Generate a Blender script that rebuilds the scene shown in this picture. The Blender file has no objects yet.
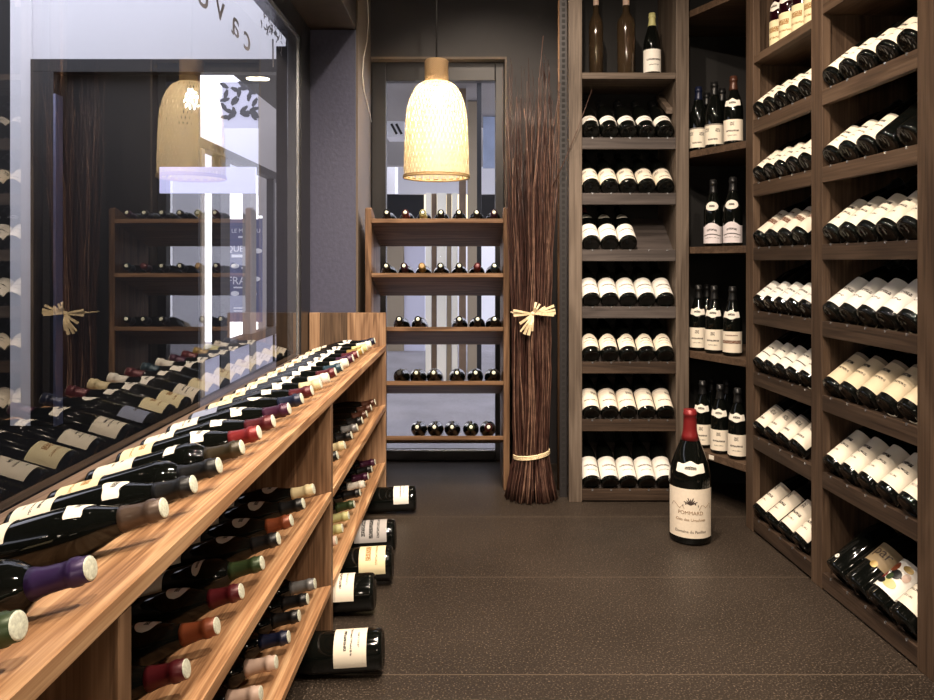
import bpy, bmesh, math, random
from mathutils import Matrix, Vector, noise as mnoise
random.seed(7)
PI = math.pi
R = math.radians
scene = bpy.context.scene
C = scene.collection
F = 734.0            # focal length in pixels at 934 wide
CX, HY, CH = 467.0, 262.0, 1.09   # principal column, horizon row, camera height

def px(x, Y): return (x - CX) / F * Y
def pz(y, Y): return CH + (HY - y) / F * Y

# ------------------------------------------------------------------ materials
def new_mat(name):
    m = bpy.data.materials.new(name); m.use_nodes = True
    nt = m.node_tree
    return m, nt, nt.nodes['Principled BSDF']

def plain(name, col, rough=.5, metal=0, spec=.5, coat=0, noise=0, nscale=40, bump=0):
    m, nt, p = new_mat(name)
    p.inputs['Base Color'].default_value = (*col, 1)
    p.inputs['Roughness'].default_value = rough
    p.inputs['Metallic'].default_value = metal
    p.inputs['Specular IOR Level'].default_value = spec
    p.inputs['Coat Weight'].default_value = coat
    if noise or bump:
        tc = nt.nodes.new('ShaderNodeTexCoord')
        n = nt.nodes.new('ShaderNodeTexNoise'); n.inputs['Scale'].default_value = nscale; n.inputs['Detail'].default_value = 5
        nt.links.new(tc.outputs['Object'], n.inputs['Vector'])
        if noise:
            cr = nt.nodes.new('ShaderNodeValToRGB')
            cr.color_ramp.elements[0].position = .3; cr.color_ramp.elements[1].position = .7
            cr.color_ramp.elements[0].color = (*[c * (1 - noise) for c in col], 1)
            cr.color_ramp.elements[1].color = (*[min(1, c * (1 + noise)) for c in col], 1)
            nt.links.new(n.outputs['Fac'], cr.inputs['Fac']); nt.links.new(cr.outputs['Color'], p.inputs['Base Color'])
        if bump:
            b = nt.nodes.new('ShaderNodeBump'); b.inputs['Strength'].default_value = bump; b.inputs['Distance'].default_value = .004
            nt.links.new(n.outputs['Fac'], b.inputs['Height']); nt.links.new(b.outputs['Normal'], p.inputs['Normal'])
    return m

def emit(name, col, strength):
    m, nt, p = new_mat(name)
    p.inputs['Base Color'].default_value = (*col, 1)
    p.inputs['Emission Color'].default_value = (*col, 1)
    p.inputs['Emission Strength'].default_value = strength
    return m

def wood(name, dark, mid, light, axis='x', rough=.55, scale=1.0, contrast=1.0):
    """sawn timber: streaks along AXIS, ring figure and a few knots; every board gets its own offset"""
    m, nt, p = new_mat(name)
    N, L = nt.nodes.new, nt.links.new
    tc = N('ShaderNodeTexCoord'); oi = N('ShaderNodeObjectInfo')
    add = N('ShaderNodeVectorMath'); add.operation = 'MULTIPLY_ADD'
    add.inputs[1].default_value = (1, 1, 1)
    comb = N('ShaderNodeCombineXYZ')
    mul = N('ShaderNodeMath'); mul.operation = 'MULTIPLY'; mul.inputs[1].default_value = 37.0
    L(oi.outputs['Random'], mul.inputs[0])
    for i in range(3): L(mul.outputs[0], comb.inputs[i])
    L(tc.outputs['Object'], add.inputs[0]); L(comb.outputs[0], add.inputs[2])
    mp = N('ShaderNodeMapping'); L(add.outputs[0], mp.inputs['Vector'])
    s = [14 * scale] * 3; s['xyz'.index(axis)] = 1.1 * scale
    mp.inputs['Scale'].default_value = s
    n1 = N('ShaderNodeTexNoise'); n1.inputs['Scale'].default_value = 1.0; n1.inputs['Detail'].default_value = 3; n1.inputs['Distortion'].default_value = .6
    L(mp.outputs[0], n1.inputs['Vector'])
    rings = N('ShaderNodeMath'); rings.operation = 'MULTIPLY'; rings.inputs[1].default_value = 34
    L(n1.outputs['Fac'], rings.inputs[0])
    sn = N('ShaderNodeMath'); sn.operation = 'SINE'; L(rings.outputs[0], sn.inputs[0])
    mp2 = N('ShaderNodeMapping'); L(add.outputs[0], mp2.inputs['Vector'])
    s2 = [160 * scale] * 3; s2['xyz'.index(axis)] = 3.0 * scale
    mp2.inputs['Scale'].default_value = s2
    n2 = N('ShaderNodeTexNoise'); n2.inputs['Scale'].default_value = 1.0; n2.inputs['Detail'].default_value = 4
    L(mp2.outputs[0], n2.inputs['Vector'])
    a = N('ShaderNodeMath'); a.operation = 'MULTIPLY_ADD'; a.inputs[1].default_value = .10 * contrast; a.inputs[2].default_value = 0
    L(sn.outputs[0], a.inputs[0])
    b = N('ShaderNodeMath'); b.operation = 'MULTIPLY_ADD'; b.inputs[1].default_value = .55
    L(n2.outputs['Fac'], b.inputs[0]); L(a.outputs[0], b.inputs[2])
    c = N('ShaderNodeMath'); c.operation = 'MULTIPLY_ADD'; c.inputs[1].default_value = .45
    L(n1.outputs['Fac'], c.inputs[0]); L(b.outputs[0], c.inputs[2])
    cr = N('ShaderNodeValToRGB')
    e = cr.color_ramp.elements
    e[0].position = .30; e[0].color = (*dark, 1)
    e[1].position = .72; e[1].color = (*light, 1)
    k = e.new(.5); k.color = (*mid, 1)
    L(c.outputs[0], cr.inputs['Fac'])
    L(cr.outputs['Color'], p.inputs['Base Color'])
    bp = N('ShaderNodeBump'); bp.inputs['Strength'].default_value = .25; bp.inputs['Distance'].default_value = .002
    L(n2.outputs['Fac'], bp.inputs['Height']); L(bp.outputs['Normal'], p.inputs['Normal'])
    p.inputs['Roughness'].default_value = rough
    p.inputs['Specular IOR Level'].default_value = .3
    return m

def label_mat(name, col, lines, ink=(.03, .025, .02), band=None):
    """printed paper: LINES are (u0, u1, v0, v1, raggedness) strips of small illegible print in the label's own UV; BAND = (v0, v1, colour)"""
    m, nt, p = new_mat(name)
    N, L = nt.nodes.new, nt.links.new
    uv = N('ShaderNodeUVMap'); uv.uv_map = 'UVMap'
    sp = N('ShaderNodeSeparateXYZ'); L(uv.outputs[0], sp.inputs[0])
    def cmp(out, a, b):
        g = N('ShaderNodeMath'); g.operation = 'GREATER_THAN'; L(out, g.inputs[0]); g.inputs[1].default_value = a
        l = N('ShaderNodeMath'); l.operation = 'LESS_THAN'; L(out, l.inputs[0]); l.inputs[1].default_value = b
        q = N('ShaderNodeMath'); q.operation = 'MULTIPLY'; L(g.outputs[0], q.inputs[0]); L(l.outputs[0], q.inputs[1])
        return q
    total = None
    mp = N('ShaderNodeMapping'); L(uv.outputs[0], mp.inputs['Vector']); mp.inputs['Scale'].default_value = (60, 26, 1)
    nz = N('ShaderNodeTexNoise'); nz.inputs['Scale'].default_value = 1.0; nz.inputs['Detail'].default_value = 1
    L(mp.outputs[0], nz.inputs['Vector'])
    for (u0, u1, v0, v1, rag) in lines:
        a, b = cmp(sp.outputs['X'], u0, u1), cmp(sp.outputs['Y'], v0, v1)
        q = N('ShaderNodeMath'); q.operation = 'MULTIPLY'; L(a.outputs[0], q.inputs[0]); L(b.outputs[0], q.inputs[1])
        g = N('ShaderNodeMath'); g.operation = 'GREATER_THAN'; L(nz.outputs['Fac'], g.inputs[0]); g.inputs[1].default_value = rag
        w = N('ShaderNodeMath'); w.operation = 'MULTIPLY'; L(q.outputs[0], w.inputs[0]); L(g.outputs[0], w.inputs[1])
        if total is None: total = w
        else:
            mx = N('ShaderNodeMath'); mx.operation = 'MAXIMUM'; L(total.outputs[0], mx.inputs[0]); L(w.outputs[0], mx.inputs[1]); total = mx
    base = N('ShaderNodeRGB'); base.outputs[0].default_value = (*col, 1)
    out = base.outputs[0]
    if band:
        bm_ = cmp(sp.outputs['Y'], band[0], band[1])
        mix = N('ShaderNodeMixRGB'); L(bm_.outputs[0], mix.inputs['Fac']); L(out, mix.inputs['Color1']); mix.inputs['Color2'].default_value = (*band[2], 1)
        out = mix.outputs[0]
    if total is not None:
        mix = N('ShaderNodeMixRGB'); L(total.outputs[0], mix.inputs['Fac']); L(out, mix.inputs['Color1']); mix.inputs['Color2'].default_value = (*ink, 1)
        out = mix.outputs[0]
    L(out, p.inputs['Base Color'])
    p.inputs['Roughness'].default_value = .6
    p.inputs['Specular IOR Level'].default_value = .25
    return m

M = {}
# left display unit: warm reclaimed larch; racks: grey-brown oak; back shelf between the two
for ax in 'xyz':
    M['larch_' + ax] = wood('warm_larch_' + ax, (.19, .090, .040), (.40, .215, .105), (.62, .39, .215), ax)
    M['oak_' + ax] = wood('smoked_oak_' + ax, (.040, .0235, .0145), (.078, .048, .030), (.125, .081, .052), ax, contrast=.7)
    M['chest_' + ax] = wood('chestnut_' + ax, (.085, .044, .022), (.175, .097, .052), (.28, .166, .094), ax)
    M['dark_' + ax] = wood('dark_plank_' + ax, (.045, .028, .018), (.10, .062, .038), (.17, .11, .07), ax)
    M['pale_oak_' + ax] = wood('grey_oak_' + ax, (.058, .041, .030), (.110, .083, .063), (.165, .128, .100), ax, contrast=.7)
    M['aged_' + ax] = wood('aged_larch_' + ax, (.12, .066, .036), (.25, .145, .082), (.40, .255, .150), ax)
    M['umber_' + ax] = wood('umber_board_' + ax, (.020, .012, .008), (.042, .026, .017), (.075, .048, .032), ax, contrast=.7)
    M['grey_' + ax] = wood('grey_board_' + ax, (.036, .029, .027), (.064, .052, .048), (.095, .079, .072), ax, contrast=.7)
M['glass'] = plain('bottle_glass_black', (.003, .0035, .003), .05, spec=.42)
M['glass_red'] = plain('bottle_glass_wine_red', (.012, .002, .004), .06, spec=.55)
M['glass_green'] = plain('bottle_glass_deep_green', (.006, .010, .004), .06, spec=.55)
M['amber'] = plain('amber_clear_glass', (.13, .085, .048), .05, spec=.6); M['amber'].node_tree.nodes['Principled BSDF'].inputs['Transmission Weight'].default_value = .75
def foil(n, c, rough=.38, metal=.25): return plain('foil_' + n, tuple(v * (.62 if metal else .9) for v in c), rough, metal, .5)
CAP = {
 'black': foil('black', (.012, .012, .013)), 'green': foil('green', (.05, .085, .03)), 'purple': foil('purple', (.045, .018, .10)),
 'bronze': foil('bronze', (.13, .085, .06)), 'olive': foil('olive', (.055, .040, .018)), 'red': foil('red', (.30, .020, .022)),
 'maroon': foil('maroon', (.13, .012, .018)), 'plum': foil('plum', (.075, .012, .045)), 'navy': foil('navy', (.012, .018, .055)),
 'cream': foil('cream', (.62, .52, .30), .5, 0), 'white': foil('white', (.72, .68, .60), .5, 0), 'copper': foil('copper', (.30, .075, .028)),
 'blush': foil('blush', (.62, .45, .36), .5, 0), 'lime': foil('lime', (.52, .50, .22), .5, 0), 'teal': foil('teal', (.02, .06, .09)),
 'gold': foil('gold', (.45, .30, .08)), 'silver': foil('silver', (.28, .28, .28)), 'brown': foil('brown', (.10, .035, .02)),
}
M['glint_top'] = plain('capsule_top_glint', (.62, .64, .52), .45, noise=.25, nscale=220)  # pale disc colour imitates light caught by the foil ends
M['cork_tan'] = plain('cork_end', (.45, .29, .14), .8, noise=.25, nscale=300)
ink, gold_ink = (.03, .025, .02), (.30, .16, .05)
LAB = {
 'cream': label_mat('label_cream', (.76, .69, .57), [(.3, .7, .62, .70, .42), (.22, .78, .44, .50, .48), (.35, .65, .22, .27, .5)]),
 'white': label_mat('label_white', (.80, .77, .71), [(.2, .8, .50, .58, .45), (.3, .7, .28, .33, .5)]),
 'crest': label_mat('label_crest', (.78, .70, .58), [(.42, .58, .70, .88, .50), (.25, .75, .42, .50, .45), (.32, .68, .22, .27, .5)]),
 'script': label_mat('label_script', (.77, .70, .59), [(.52, .8, .68, .80, .50), (.2, .75, .32, .38, .46)], band=(.92, 1.01, (.45, .40, .36))),
 'lined': label_mat('label_lined', (.80, .76, .67), [(.05, .95, .30, .34, .0), (.3, .7, .6, .66, .46)]),
 'dots': label_mat('label_emblems', (.77, .70, .58), [(.15, .35, .62, .80, .50), (.6, .8, .58, .76, .50), (.3, .7, .2, .28, .45)], band=(.93, 1.01, (.2, .18, .16))),
 'tan': label_mat('label_tan', (.66, .55, .38), [(.3, .7, .60, .68, .42), (.2, .8, .36, .42, .48)], band=(.90, 1.01, (.28, .22, .16))),
 'yellow': label_mat('label_yellowish', (.72, .63, .40), [(.3, .7, .55, .75, .42), (.2, .8, .3, .38, .48)], ink=gold_ink),
 'lilac': label_mat('label_lilac_white', (.74, .68, .70), [(.12, .88, .42, .47, .35), (.2, .8, .26, .30, .5), (.3, .7, .62, .72, .46)]),
 'scene': label_mat('label_landscape', (.76, .68, .56), [(.08, .92, .42, .58, .40), (.25, .75, .78, .84, .45)], ink=(.16, .07, .04)),
 'silver': label_mat('label_silver', (.36, .34, .33), [(.1, .9, .22, .30, .46), (.1, .9, .42, .54, .40), (.15, .85, .66, .78, .42)], ink=(.03, .03, .03)),
 'olive': label_mat('label_olive', (.28, .21, .12), []),
 'blue': label_mat('label_slate_blue', (.24, .27, .38), [(.3, .7, .5, .6, .42)]),
}
M['shoulder_label'] = label_mat('label_vintage', (.78, .74, .66), [(.3, .7, .4, .65, .42)])
M['ink'] = plain('printing_ink', (.05, .032, .025), .6)
M['gold_ink'] = plain('gold_ink', (.22, .125, .055), .5)

# ------------------------------------------------------------------ mesh helpers
def link(name, me, mat=None, parent=None):
    o = bpy.data.objects.new(name, me); C.objects.link(o)
    if mat is not None and me is not None and len(me.materials) == 0: me.materials.append(mat)
    if parent is not None: o.parent = parent
    return o
def to_mesh(name, bm, mat=None, smooth=False):
    bmesh.ops.recalc_face_normals(bm, faces=bm.faces)
    me = bpy.data.meshes.new(name); bm.to_mesh(me); bm.free()
    if mat: me.materials.append(mat)
    if smooth:
        for f in me.polygons: f.use_smooth = True
    return me
def obj(name, bm, mat, parent=None, smooth=False):
    return link(name, to_mesh(name, bm, mat, smooth), None, parent)
def add_box(bm, lo, hi, bev=0.0):
    vs = [bm.verts.new((x, y, z)) for x in (lo[0], hi[0]) for y in (lo[1], hi[1]) for z in (lo[2], hi[2])]
    fs = [(0, 1, 3, 2), (4, 6, 7, 5), (0, 4, 5, 1), (2, 3, 7, 6), (0, 2, 6, 4), (1, 5, 7, 3)]
    faces = [bm.faces.new([vs[i] for i in f]) for f in fs]
    if bev:
        es = list({e for f in faces for e in f.edges})
        bmesh.ops.bevel(bm, geom=es, offset=bev, segments=2, affect='EDGES', profile=.6)
def box(name, lo, hi, mat, parent=None, bev=.0015):
    bm = bmesh.new(); add_box(bm, lo, hi, bev); return obj(name, bm, mat, parent)
def prism(name, poly, u0, u1, mat, parent=None, bev=.0015, axis='x'):
    """polygon in the (d, z) plane swept along u from u0 to u1; axis 'z': polygon in (x, y) swept up"""
    bm = bmesh.new()
    mk = (lambda u, p: (u, p[0], p[1])) if axis == 'x' else (lambda u, p: (p[0], p[1], u))
    a = [bm.verts.new(mk(u0, p)) for p in poly]; b = [bm.verts.new(mk(u1, p)) for p in poly]
    n = len(poly)
    bm.faces.new(a); bm.faces.new(b[::-1])
    for i in range(n): bm.faces.new((a[i], b[i], b[(i + 1) % n], a[(i + 1) % n]))
    if bev: bmesh.ops.bevel(bm, geom=list(bm.edges), offset=bev, segments=1, affect='EDGES')
    return obj(name, bm, mat, parent)
def lathe_bm(prof, seg=28, bm=None):
    bm = bm or bmesh.new(); prev = None
    for r, z in prof:
        if r < 1e-6: ring = [bm.verts.new((0, 0, z))]
        else: ring = [bm.verts.new((r * math.cos(2 * PI * i / seg), r * math.sin(2 * PI * i / seg), z)) for i in range(seg)]
        if prev:
            for i in range(seg):
                j = (i + 1) % seg
                if len(prev) == 1 and len(ring) > 1: bm.faces.new((prev[0], ring[j], ring[i]))
                elif len(ring) == 1 and len(prev) > 1: bm.faces.new((prev[i], prev[j], ring[0]))
                elif len(ring) > 1: bm.faces.new((prev[i], prev[j], ring[j], ring[i]))
        prev = ring
    return bm
def tube_bm(pts, rad, seg=6, bm=None):
    """round tube along pts; rad a number or one per point"""
    bm = bm or bmesh.new(); pts = [Vector(p) for p in pts]; n = len(pts)
    rads = rad if isinstance(rad, (list, tuple)) else [rad] * n
    t0 = (pts[1] - pts[0]).normalized(); a = t0.orthogonal().normalized(); prev = None; first = None
    for i in range(n):
        t = (pts[min(i + 1, n - 1)] - pts[max(i - 1, 0)]).normalized()
        a = (a - t * a.dot(t)).normalized(); b = t.cross(a)
        ring = [bm.verts.new(pts[i] + (a * math.cos(2 * PI * k / seg) + b * math.sin(2 * PI * k / seg)) * rads[i]) for k in range(seg)]
        if prev:
            for k in range(seg): bm.faces.new((prev[k], prev[(k + 1) % seg], ring[(k + 1) % seg], ring[k]))
        else: first = ring
        prev = ring
    bm.faces.new(first[::-1]); bm.faces.new(prev)
    return bm
def tag(o, label, cat, group=None, kind=None):
    o['label'] = label; o['category'] = cat
    if group: o['group'] = group
    if kind: o['kind'] = kind
    return o
def thing(name, label, cat, loc=(0, 0, 0), rotz=0, group=None):
    o = bpy.data.objects.new(name, None); C.objects.link(o); o.empty_display_size = .1
    o.location = loc; o.rotation_euler = (0, 0, rotz)
    return tag(o, label, cat, group)
def struct(o, label, cat): return tag(o, label, cat, None, 'structure')
def text_mesh(s, size, extrude=.0004, align='CENTER'):
    cu = bpy.data.curves.new('lettering', 'FONT'); cu.body = s; cu.size = size; cu.extrude = extrude
    cu.align_x = align; cu.align_y = 'CENTER'; cu.resolution_u = 3
    o = bpy.data.objects.new('lettering', cu); C.objects.link(o)
    bpy.context.view_layer.update()
    me = bpy.data.meshes.new_from_object(o.evaluated_get(bpy.context.evaluated_depsgraph_get()))
    bpy.data.objects.remove(o); bpy.data.curves.remove(cu); me.materials.clear()
    return me

# ------------------------------------------------------------------ bottles
def prof_neck(H, r_neck): return [(r_neck, H - .022), (r_neck + .002, H - .0205), (r_neck + .002, H - .012), (r_neck, H - .0105), (r_neck, H - .001), (r_neck - .0015, H), (0, H)]
KIND = {
 'burgundy': dict(H=.296, r=.0402, rn=.0142, body=[(0, .006), (.026, .003), (.034, 0), (.0388, .003), (.0402, .010), (.0402, .145), (.0392, .160), (.0355, .180), (.0290, .203), (.0215, .225), (.0170, .243), (.0150, .258)], cap=.236),
 'bordeaux': dict(H=.300, r=.0378, rn=.0140, body=[(0, .006), (.026, .003), (.032, 0), (.0365, .003), (.0378, .010), (.0378, .188), (.0368, .199), (.0320, .213), (.0235, .225), (.0175, .234), (.0150, .246)], cap=.232),
 'magnum': dict(H=.345, r=.0525, rn=.0165, body=[(0, .008), (.036, .004), (.045, 0), (.0510, .005), (.0525, .014), (.0525, .175), (.0510, .195), (.0470, .222), (.0360, .248), (.0250, .270), (.0190, .290), (.0172, .305)], cap=.275),
 'champagne': dict(H=.315, r=.0440, rn=.0155, body=[(0, .012), (.026, .005), (.037, 0), (.0425, .004), (.0440, .012), (.0440, .140), (.0425, .160), (.0370, .190), (.0285, .222), (.0205, .250), (.0170, .270)], cap=.215),
 'imperial': dict(H=.508, r=.0806, rn=.0235, body=[(0, .012), (.055, .006), (.070, 0), (.0785, .006), (.0806, .020), (.0806, .238), (.0785, .262), (.0700, .300), (.0560, .340), (.0420, .376), (.0310, .405), (.0260, .425)], cap=.392),
 'flute': dict(H=.470, r=.0310, rn=.0125, body=[(0, .006), (.020, .003), (.026, 0), (.0300, .003), (.0310, .010), (.0325, .170), (.0330, .235), (.0310, .262), (.0220, .285), (.0140, .300), (.0125, .330)], cap=.44),
 'decanter': dict(H=.490, r=.0390, rn=.0150, body=[(0, .006), (.026, .003), (.034, 0), (.0380, .003), (.0390, .010), (.0410, .180), (.0420, .240), (.0400, .268), (.0270, .290), (.0165, .305), (.0150, .330)], cap=.46),
}
_cache = {}
def body_mesh(kind, mat):
    k = ('body', kind, mat.name)
    if k not in _cache:
        d = KIND[kind]; me = to_mesh('wine_bottle', lathe_bm(d['body'] + prof_neck(d['H'], d['rn']), 30), mat, True); _cache[k] = me
    return _cache[k]
def neck_r(kind, z):
    d = KIND[kind]; pr = d['body'] + prof_neck(d['H'], d['rn'])
    for (r0, z0), (r1, z1) in zip(pr[2:], pr[3:]):
        if z0 <= z <= z1 and z1 > z0: return r0 + (r1 - r0) * (z - z0) / (z1 - z0)
    return d['rn']
def capsule_mesh(kind, mat):
    k = ('cap', kind, mat.name)
    if k not in _cache:
        d = KIND[kind]; H = d['H']; zs = [d['cap'] + (H - .0215 - d['cap']) * i / 5 for i in range(6)]
        pr = [(neck_r(kind, zs[0]) - .0005, zs[0])] + [(neck_r(kind, z) + .0009, z) for z in zs]
        pr += [(d['rn'] + .0031, H - .020), (d['rn'] + .0031, H - .012), (d['rn'] + .0012, H - .010), (d['rn'] + .0012, H + .0005), (d['rn'] - .001, H + .0012)]
        _cache[k] = to_mesh('capsule', lathe_bm(pr, 24), mat, True)
    return _cache[k]
def captop_mesh(kind, mat, f=1.0):
    k = ('top', kind, mat.name, f)
    if k not in _cache:
        d = KIND[kind]; H = d['H']
        _cache[k] = to_mesh('capsule_top', lathe_bm([((d['rn'] + .0004) * f, H - .0008), ((d['rn'] + .0002) * f, H + .0016), ((d['rn'] - .002) * f, H + .0024), (0, H + .0022)], 20), mat, True)
    return _cache[k]
def patch_mesh(kind, z0, z1, half, mat, shape='rect', nz=4, na=18, off=.0007, name='label'):
    """paper label wrapped on the body, centred on local -y"""
    k = ('lab', kind, z0, z1, half, mat.name, shape)
    if k in _cache: return _cache[k]
    bm = bmesh.new(); uvl = bm.loops.layers.uv.new('UVMap'); grid = []
    for i in range(nz + 1):
        row = []
        for j in range(na + 1):
            s = j / na * 2 - 1; v = i / nz
            zz0, zz1 = z0, z1
            if shape == 'oval':
                hgt = math.sqrt(max(0.0, 1 - s * s)) * .98 + .02; c_ = (z0 + z1) / 2; zz0 = c_ - (c_ - z0) * hgt; zz1 = c_ + (z1 - c_) * hgt
            elif shape == 'wavy':
                q = .5 - .5 * math.cos(s * 2 * PI); zz0 = z0 + (z1 - z0) * (.10 * q + .22 * s * s); zz1 = z1 - (z1 - z0) * (.16 * q + .20 * s * s)
            elif shape == 'arch':
                zz1 = z1 + .22 * (z1 - z0) * max(0, math.cos(s * PI * .75))
            z = zz0 + (zz1 - zz0) * v; a = -PI / 2 + s * half
            r = neck_r(kind, z) + off
            row.append((bm.verts.new((r * math.cos(a), r * math.sin(a), z)), (j / na, v)))
        grid.append(row)
    for i in range(nz):
        for j in range(na):
            q = [grid[i][j], grid[i][j + 1], grid[i + 1][j + 1], grid[i + 1][j]]
            f = bm.faces.new([x[0] for x in q])
            for l, x in zip(f.loops, q): l[uvl].uv = x[1]
    me = bpy.data.meshes.new(name); bm.to_mesh(me); bm.free(); me.materials.append(mat)
    for f in me.polygons: f.use_smooth = True
    _cache[k] = me
    return me
LSHAPE = {'low': (.014, .082, 1.3, 'rect'), 'lowbdx': (.020, .098, 1.3, 'rect'), 'std': (.020, .108, 1.5, 'rect'), 'tall': (.018, .122, 1.5, 'rect'), 'short': (.045, .088, 1.35, 'rect'), 'arch': (.030, .095, 1.4, 'arch'), 'up': (.016, .106, 1.35, 'rect'), 'uparch': (.014, .088, 1.35, 'arch'), 'bdx': (.055, .150, 1.25, 'rect'), 'deep': (.022, .150, 1.35, 'rect')}
FRAME_TYPES = {}
def bottle(label, group, mw, kind='burgundy', cap='black', lab='cream', shape='std', shoulder=None, top='glint_top', glass='glass', name='wine_bottle', category='bottle', topf=1.0):
    """one bottle: glass body with capsule, capsule top, paper label and (if any) a small vintage label as parts"""
    b = link(name, body_mesh(kind, M[glass])); b.matrix_world = mw
    tag(b, label, category, group)
    if cap:
        link('capsule', capsule_mesh(kind, CAP[cap]), None, b)
        link('capsule_top', captop_mesh(kind, M[top] if top in M else CAP[top], topf), None, b)
    if lab:
        z0, z1, half, shp = LSHAPE[shape]; f = KIND[kind]['r'] / .0402 if kind in ('magnum', 'imperial', 'champagne') else 1
        link('label', patch_mesh(kind, z0 * f, z1 * f, half, LAB[lab], shp), None, b)
    if shoulder:
        H = KIND[kind]['H']; zz = {'burgundy': (.158, .198), 'bordeaux': (.160, .182), 'magnum': (.215, .245), 'champagne': (.18, .21), 'imperial': (.29, .33)}[kind]
        link('vintage_label', patch_mesh(kind, zz[0], zz[1], 1.0 if shoulder != 'oval' else .8, M['shoulder_label'], shoulder, name='vintage_label'), None, b)
    return b
def pose(base, alpha, toward, yaw=0, roll=0):
    """matrix in a rack's frame: bottle base at BASE, axis raised by ALPHA, neck into the rack (toward=+1) or out of it (-1)"""
    ca, sa = math.cos(alpha), math.sin(alpha)
    if toward > 0: x, y, z = Vector((1, 0, 0)), Vector((0, sa, -ca)), Vector((0, ca, sa))
    else: x, y, z = Vector((-1, 0, 0)), Vector((0, -sa, -ca)), Vector((0, -ca, sa))
    m = Matrix((x, y, z)).transposed().to_4x4()
    return Matrix.Translation(base) @ Matrix.Rotation(yaw, 4, 'Z') @ m @ Matrix.Rotation(roll, 4, 'Z')
ORD = ['', 'first', 'second', 'third', 'fourth', 'fifth', 'sixth', 'seventh', 'eighth', 'ninth', 'tenth', 'eleventh', 'twelfth', 'thirteenth', 'fourteenth', 'fifteenth', 'sixteenth', 'seventeenth', 'eighteenth', 'nineteenth', 'twentieth', 'twenty-first', 'twenty-second', 'twenty-third', 'twenty-fourth']

#SCENE_BODY
# ------------------------------------------------------------------ the room
def floor_mat(name, c0, c1, speck, joint, y0, pitch, rough):
    m, nt, p = new_mat(name); N, L = nt.nodes.new, nt.links.new
    tc = N('ShaderNodeTexCoord'); sp = N('ShaderNodeSeparateXYZ'); L(tc.outputs['Object'], sp.inputs[0])
    n1 = N('ShaderNodeTexNoise'); n1.inputs['Scale'].default_value = 2.2; n1.inputs['Detail'].default_value = 6; L(tc.outputs['Object'], n1.inputs['Vector'])
    n2 = N('ShaderNodeTexNoise'); n2.inputs['Scale'].default_value = 190; n2.inputs['Detail'].default_value = 3; L(tc.outputs['Object'], n2.inputs['Vector'])
    cr = N('ShaderNodeValToRGB'); cr.color_ramp.elements[0].position = .32; cr.color_ramp.elements[0].color = (*c0, 1); cr.color_ramp.elements[1].position = .68; cr.color_ramp.elements[1].color = (*c1, 1)
    L(n1.outputs['Fac'], cr.inputs['Fac'])
    c2 = N('ShaderNodeValToRGB'); c2.color_ramp.elements[0].position = .56; c2.color_ramp.elements[0].color = (0, 0, 0, 1); c2.color_ramp.elements[1].position = .72; c2.color_ramp.elements[1].color = (1, 1, 1, 1)
    L(n2.outputs['Fac'], c2.inputs['Fac'])
    mx = N('ShaderNodeMixRGB'); L(c2.outputs['Color'], mx.inputs['Fac']); L(cr.outputs['Color'], mx.inputs['Color1']); mx.inputs['Color2'].default_value = (*speck, 1)
    c3 = N('ShaderNodeValToRGB'); c3.color_ramp.elements[0].position = .30; c3.color_ramp.elements[0].color = (1, 1, 1, 1); c3.color_ramp.elements[1].position = .42; c3.color_ramp.elements[1].color = (0, 0, 0, 1)
    L(n2.outputs['Fac'], c3.inputs['Fac'])
    mxb = N('ShaderNodeMixRGB'); L(c3.outputs['Color'], mxb.inputs['Fac']); L(mx.outputs['Color'], mxb.inputs['Color1']); mxb.inputs['Color2'].default_value = (*[c * .4 for c in c0], 1)
    out = mxb.outputs['Color']
    if joint:
        a = N('ShaderNodeMath'); a.operation = 'ADD'; a.inputs[1].default_value = -y0 + 20 * pitch; L(sp.outputs['Y'], a.inputs[0])
        md = N('ShaderNodeMath'); md.operation = 'MODULO'; md.inputs[1].default_value = pitch; L(a.outputs[0], md.inputs[0])
        lt = N('ShaderNodeMath'); lt.operation = 'LESS_THAN'; lt.inputs[1].default_value = .004; L(md.outputs[0], lt.inputs[0])
        mj = N('ShaderNodeMixRGB'); L(lt.outputs[0], mj.inputs['Fac']); L(out, mj.inputs['Color1']); mj.inputs['Color2'].default_value = (*joint, 1); out = mj.outputs['Color']
    L(out, p.inputs['Base Color'])
    b = N('ShaderNodeBump'); b.inputs['Strength'].default_value = .3; b.inputs['Distance'].default_value = .0015; L(n2.outputs['Fac'], b.inputs['Height']); L(b.outputs['Normal'], p.inputs['Normal'])
    p.inputs['Roughness'].default_value = rough; p.inputs['Specular IOR Level'].default_value = .28
    return m
M['floor'] = floor_mat('brown_stone_floor', (.019, .014, .0105), (.033, .0245, .0185), (.17, .13, .098), (.10, .076, .056), 1.937, .6, .42)
M['wall'] = plain('charcoal_plaster', (.026, .023, .025), .6, noise=.15, nscale=3, bump=.15)
M['wall_brown'] = plain('taupe_plaster', (.115, .086, .064), .6, noise=.1, nscale=3)
M['ceil'] = plain('dark_ceiling', (.06, .05, .042), .7)
M['beam'] = M['dark_y']
M['metal'] = plain('grey_window_frame', (.032, .030, .032), .4, .2)
M['metal_dark'] = plain('black_steel', (.012, .012, .014), .3, .2)
M['steel'] = plain('bright_steel_edge', (.62, .64, .68), .25, .9)
M['black'] = plain('black_back', (.010, .009, .009), .8)

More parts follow.
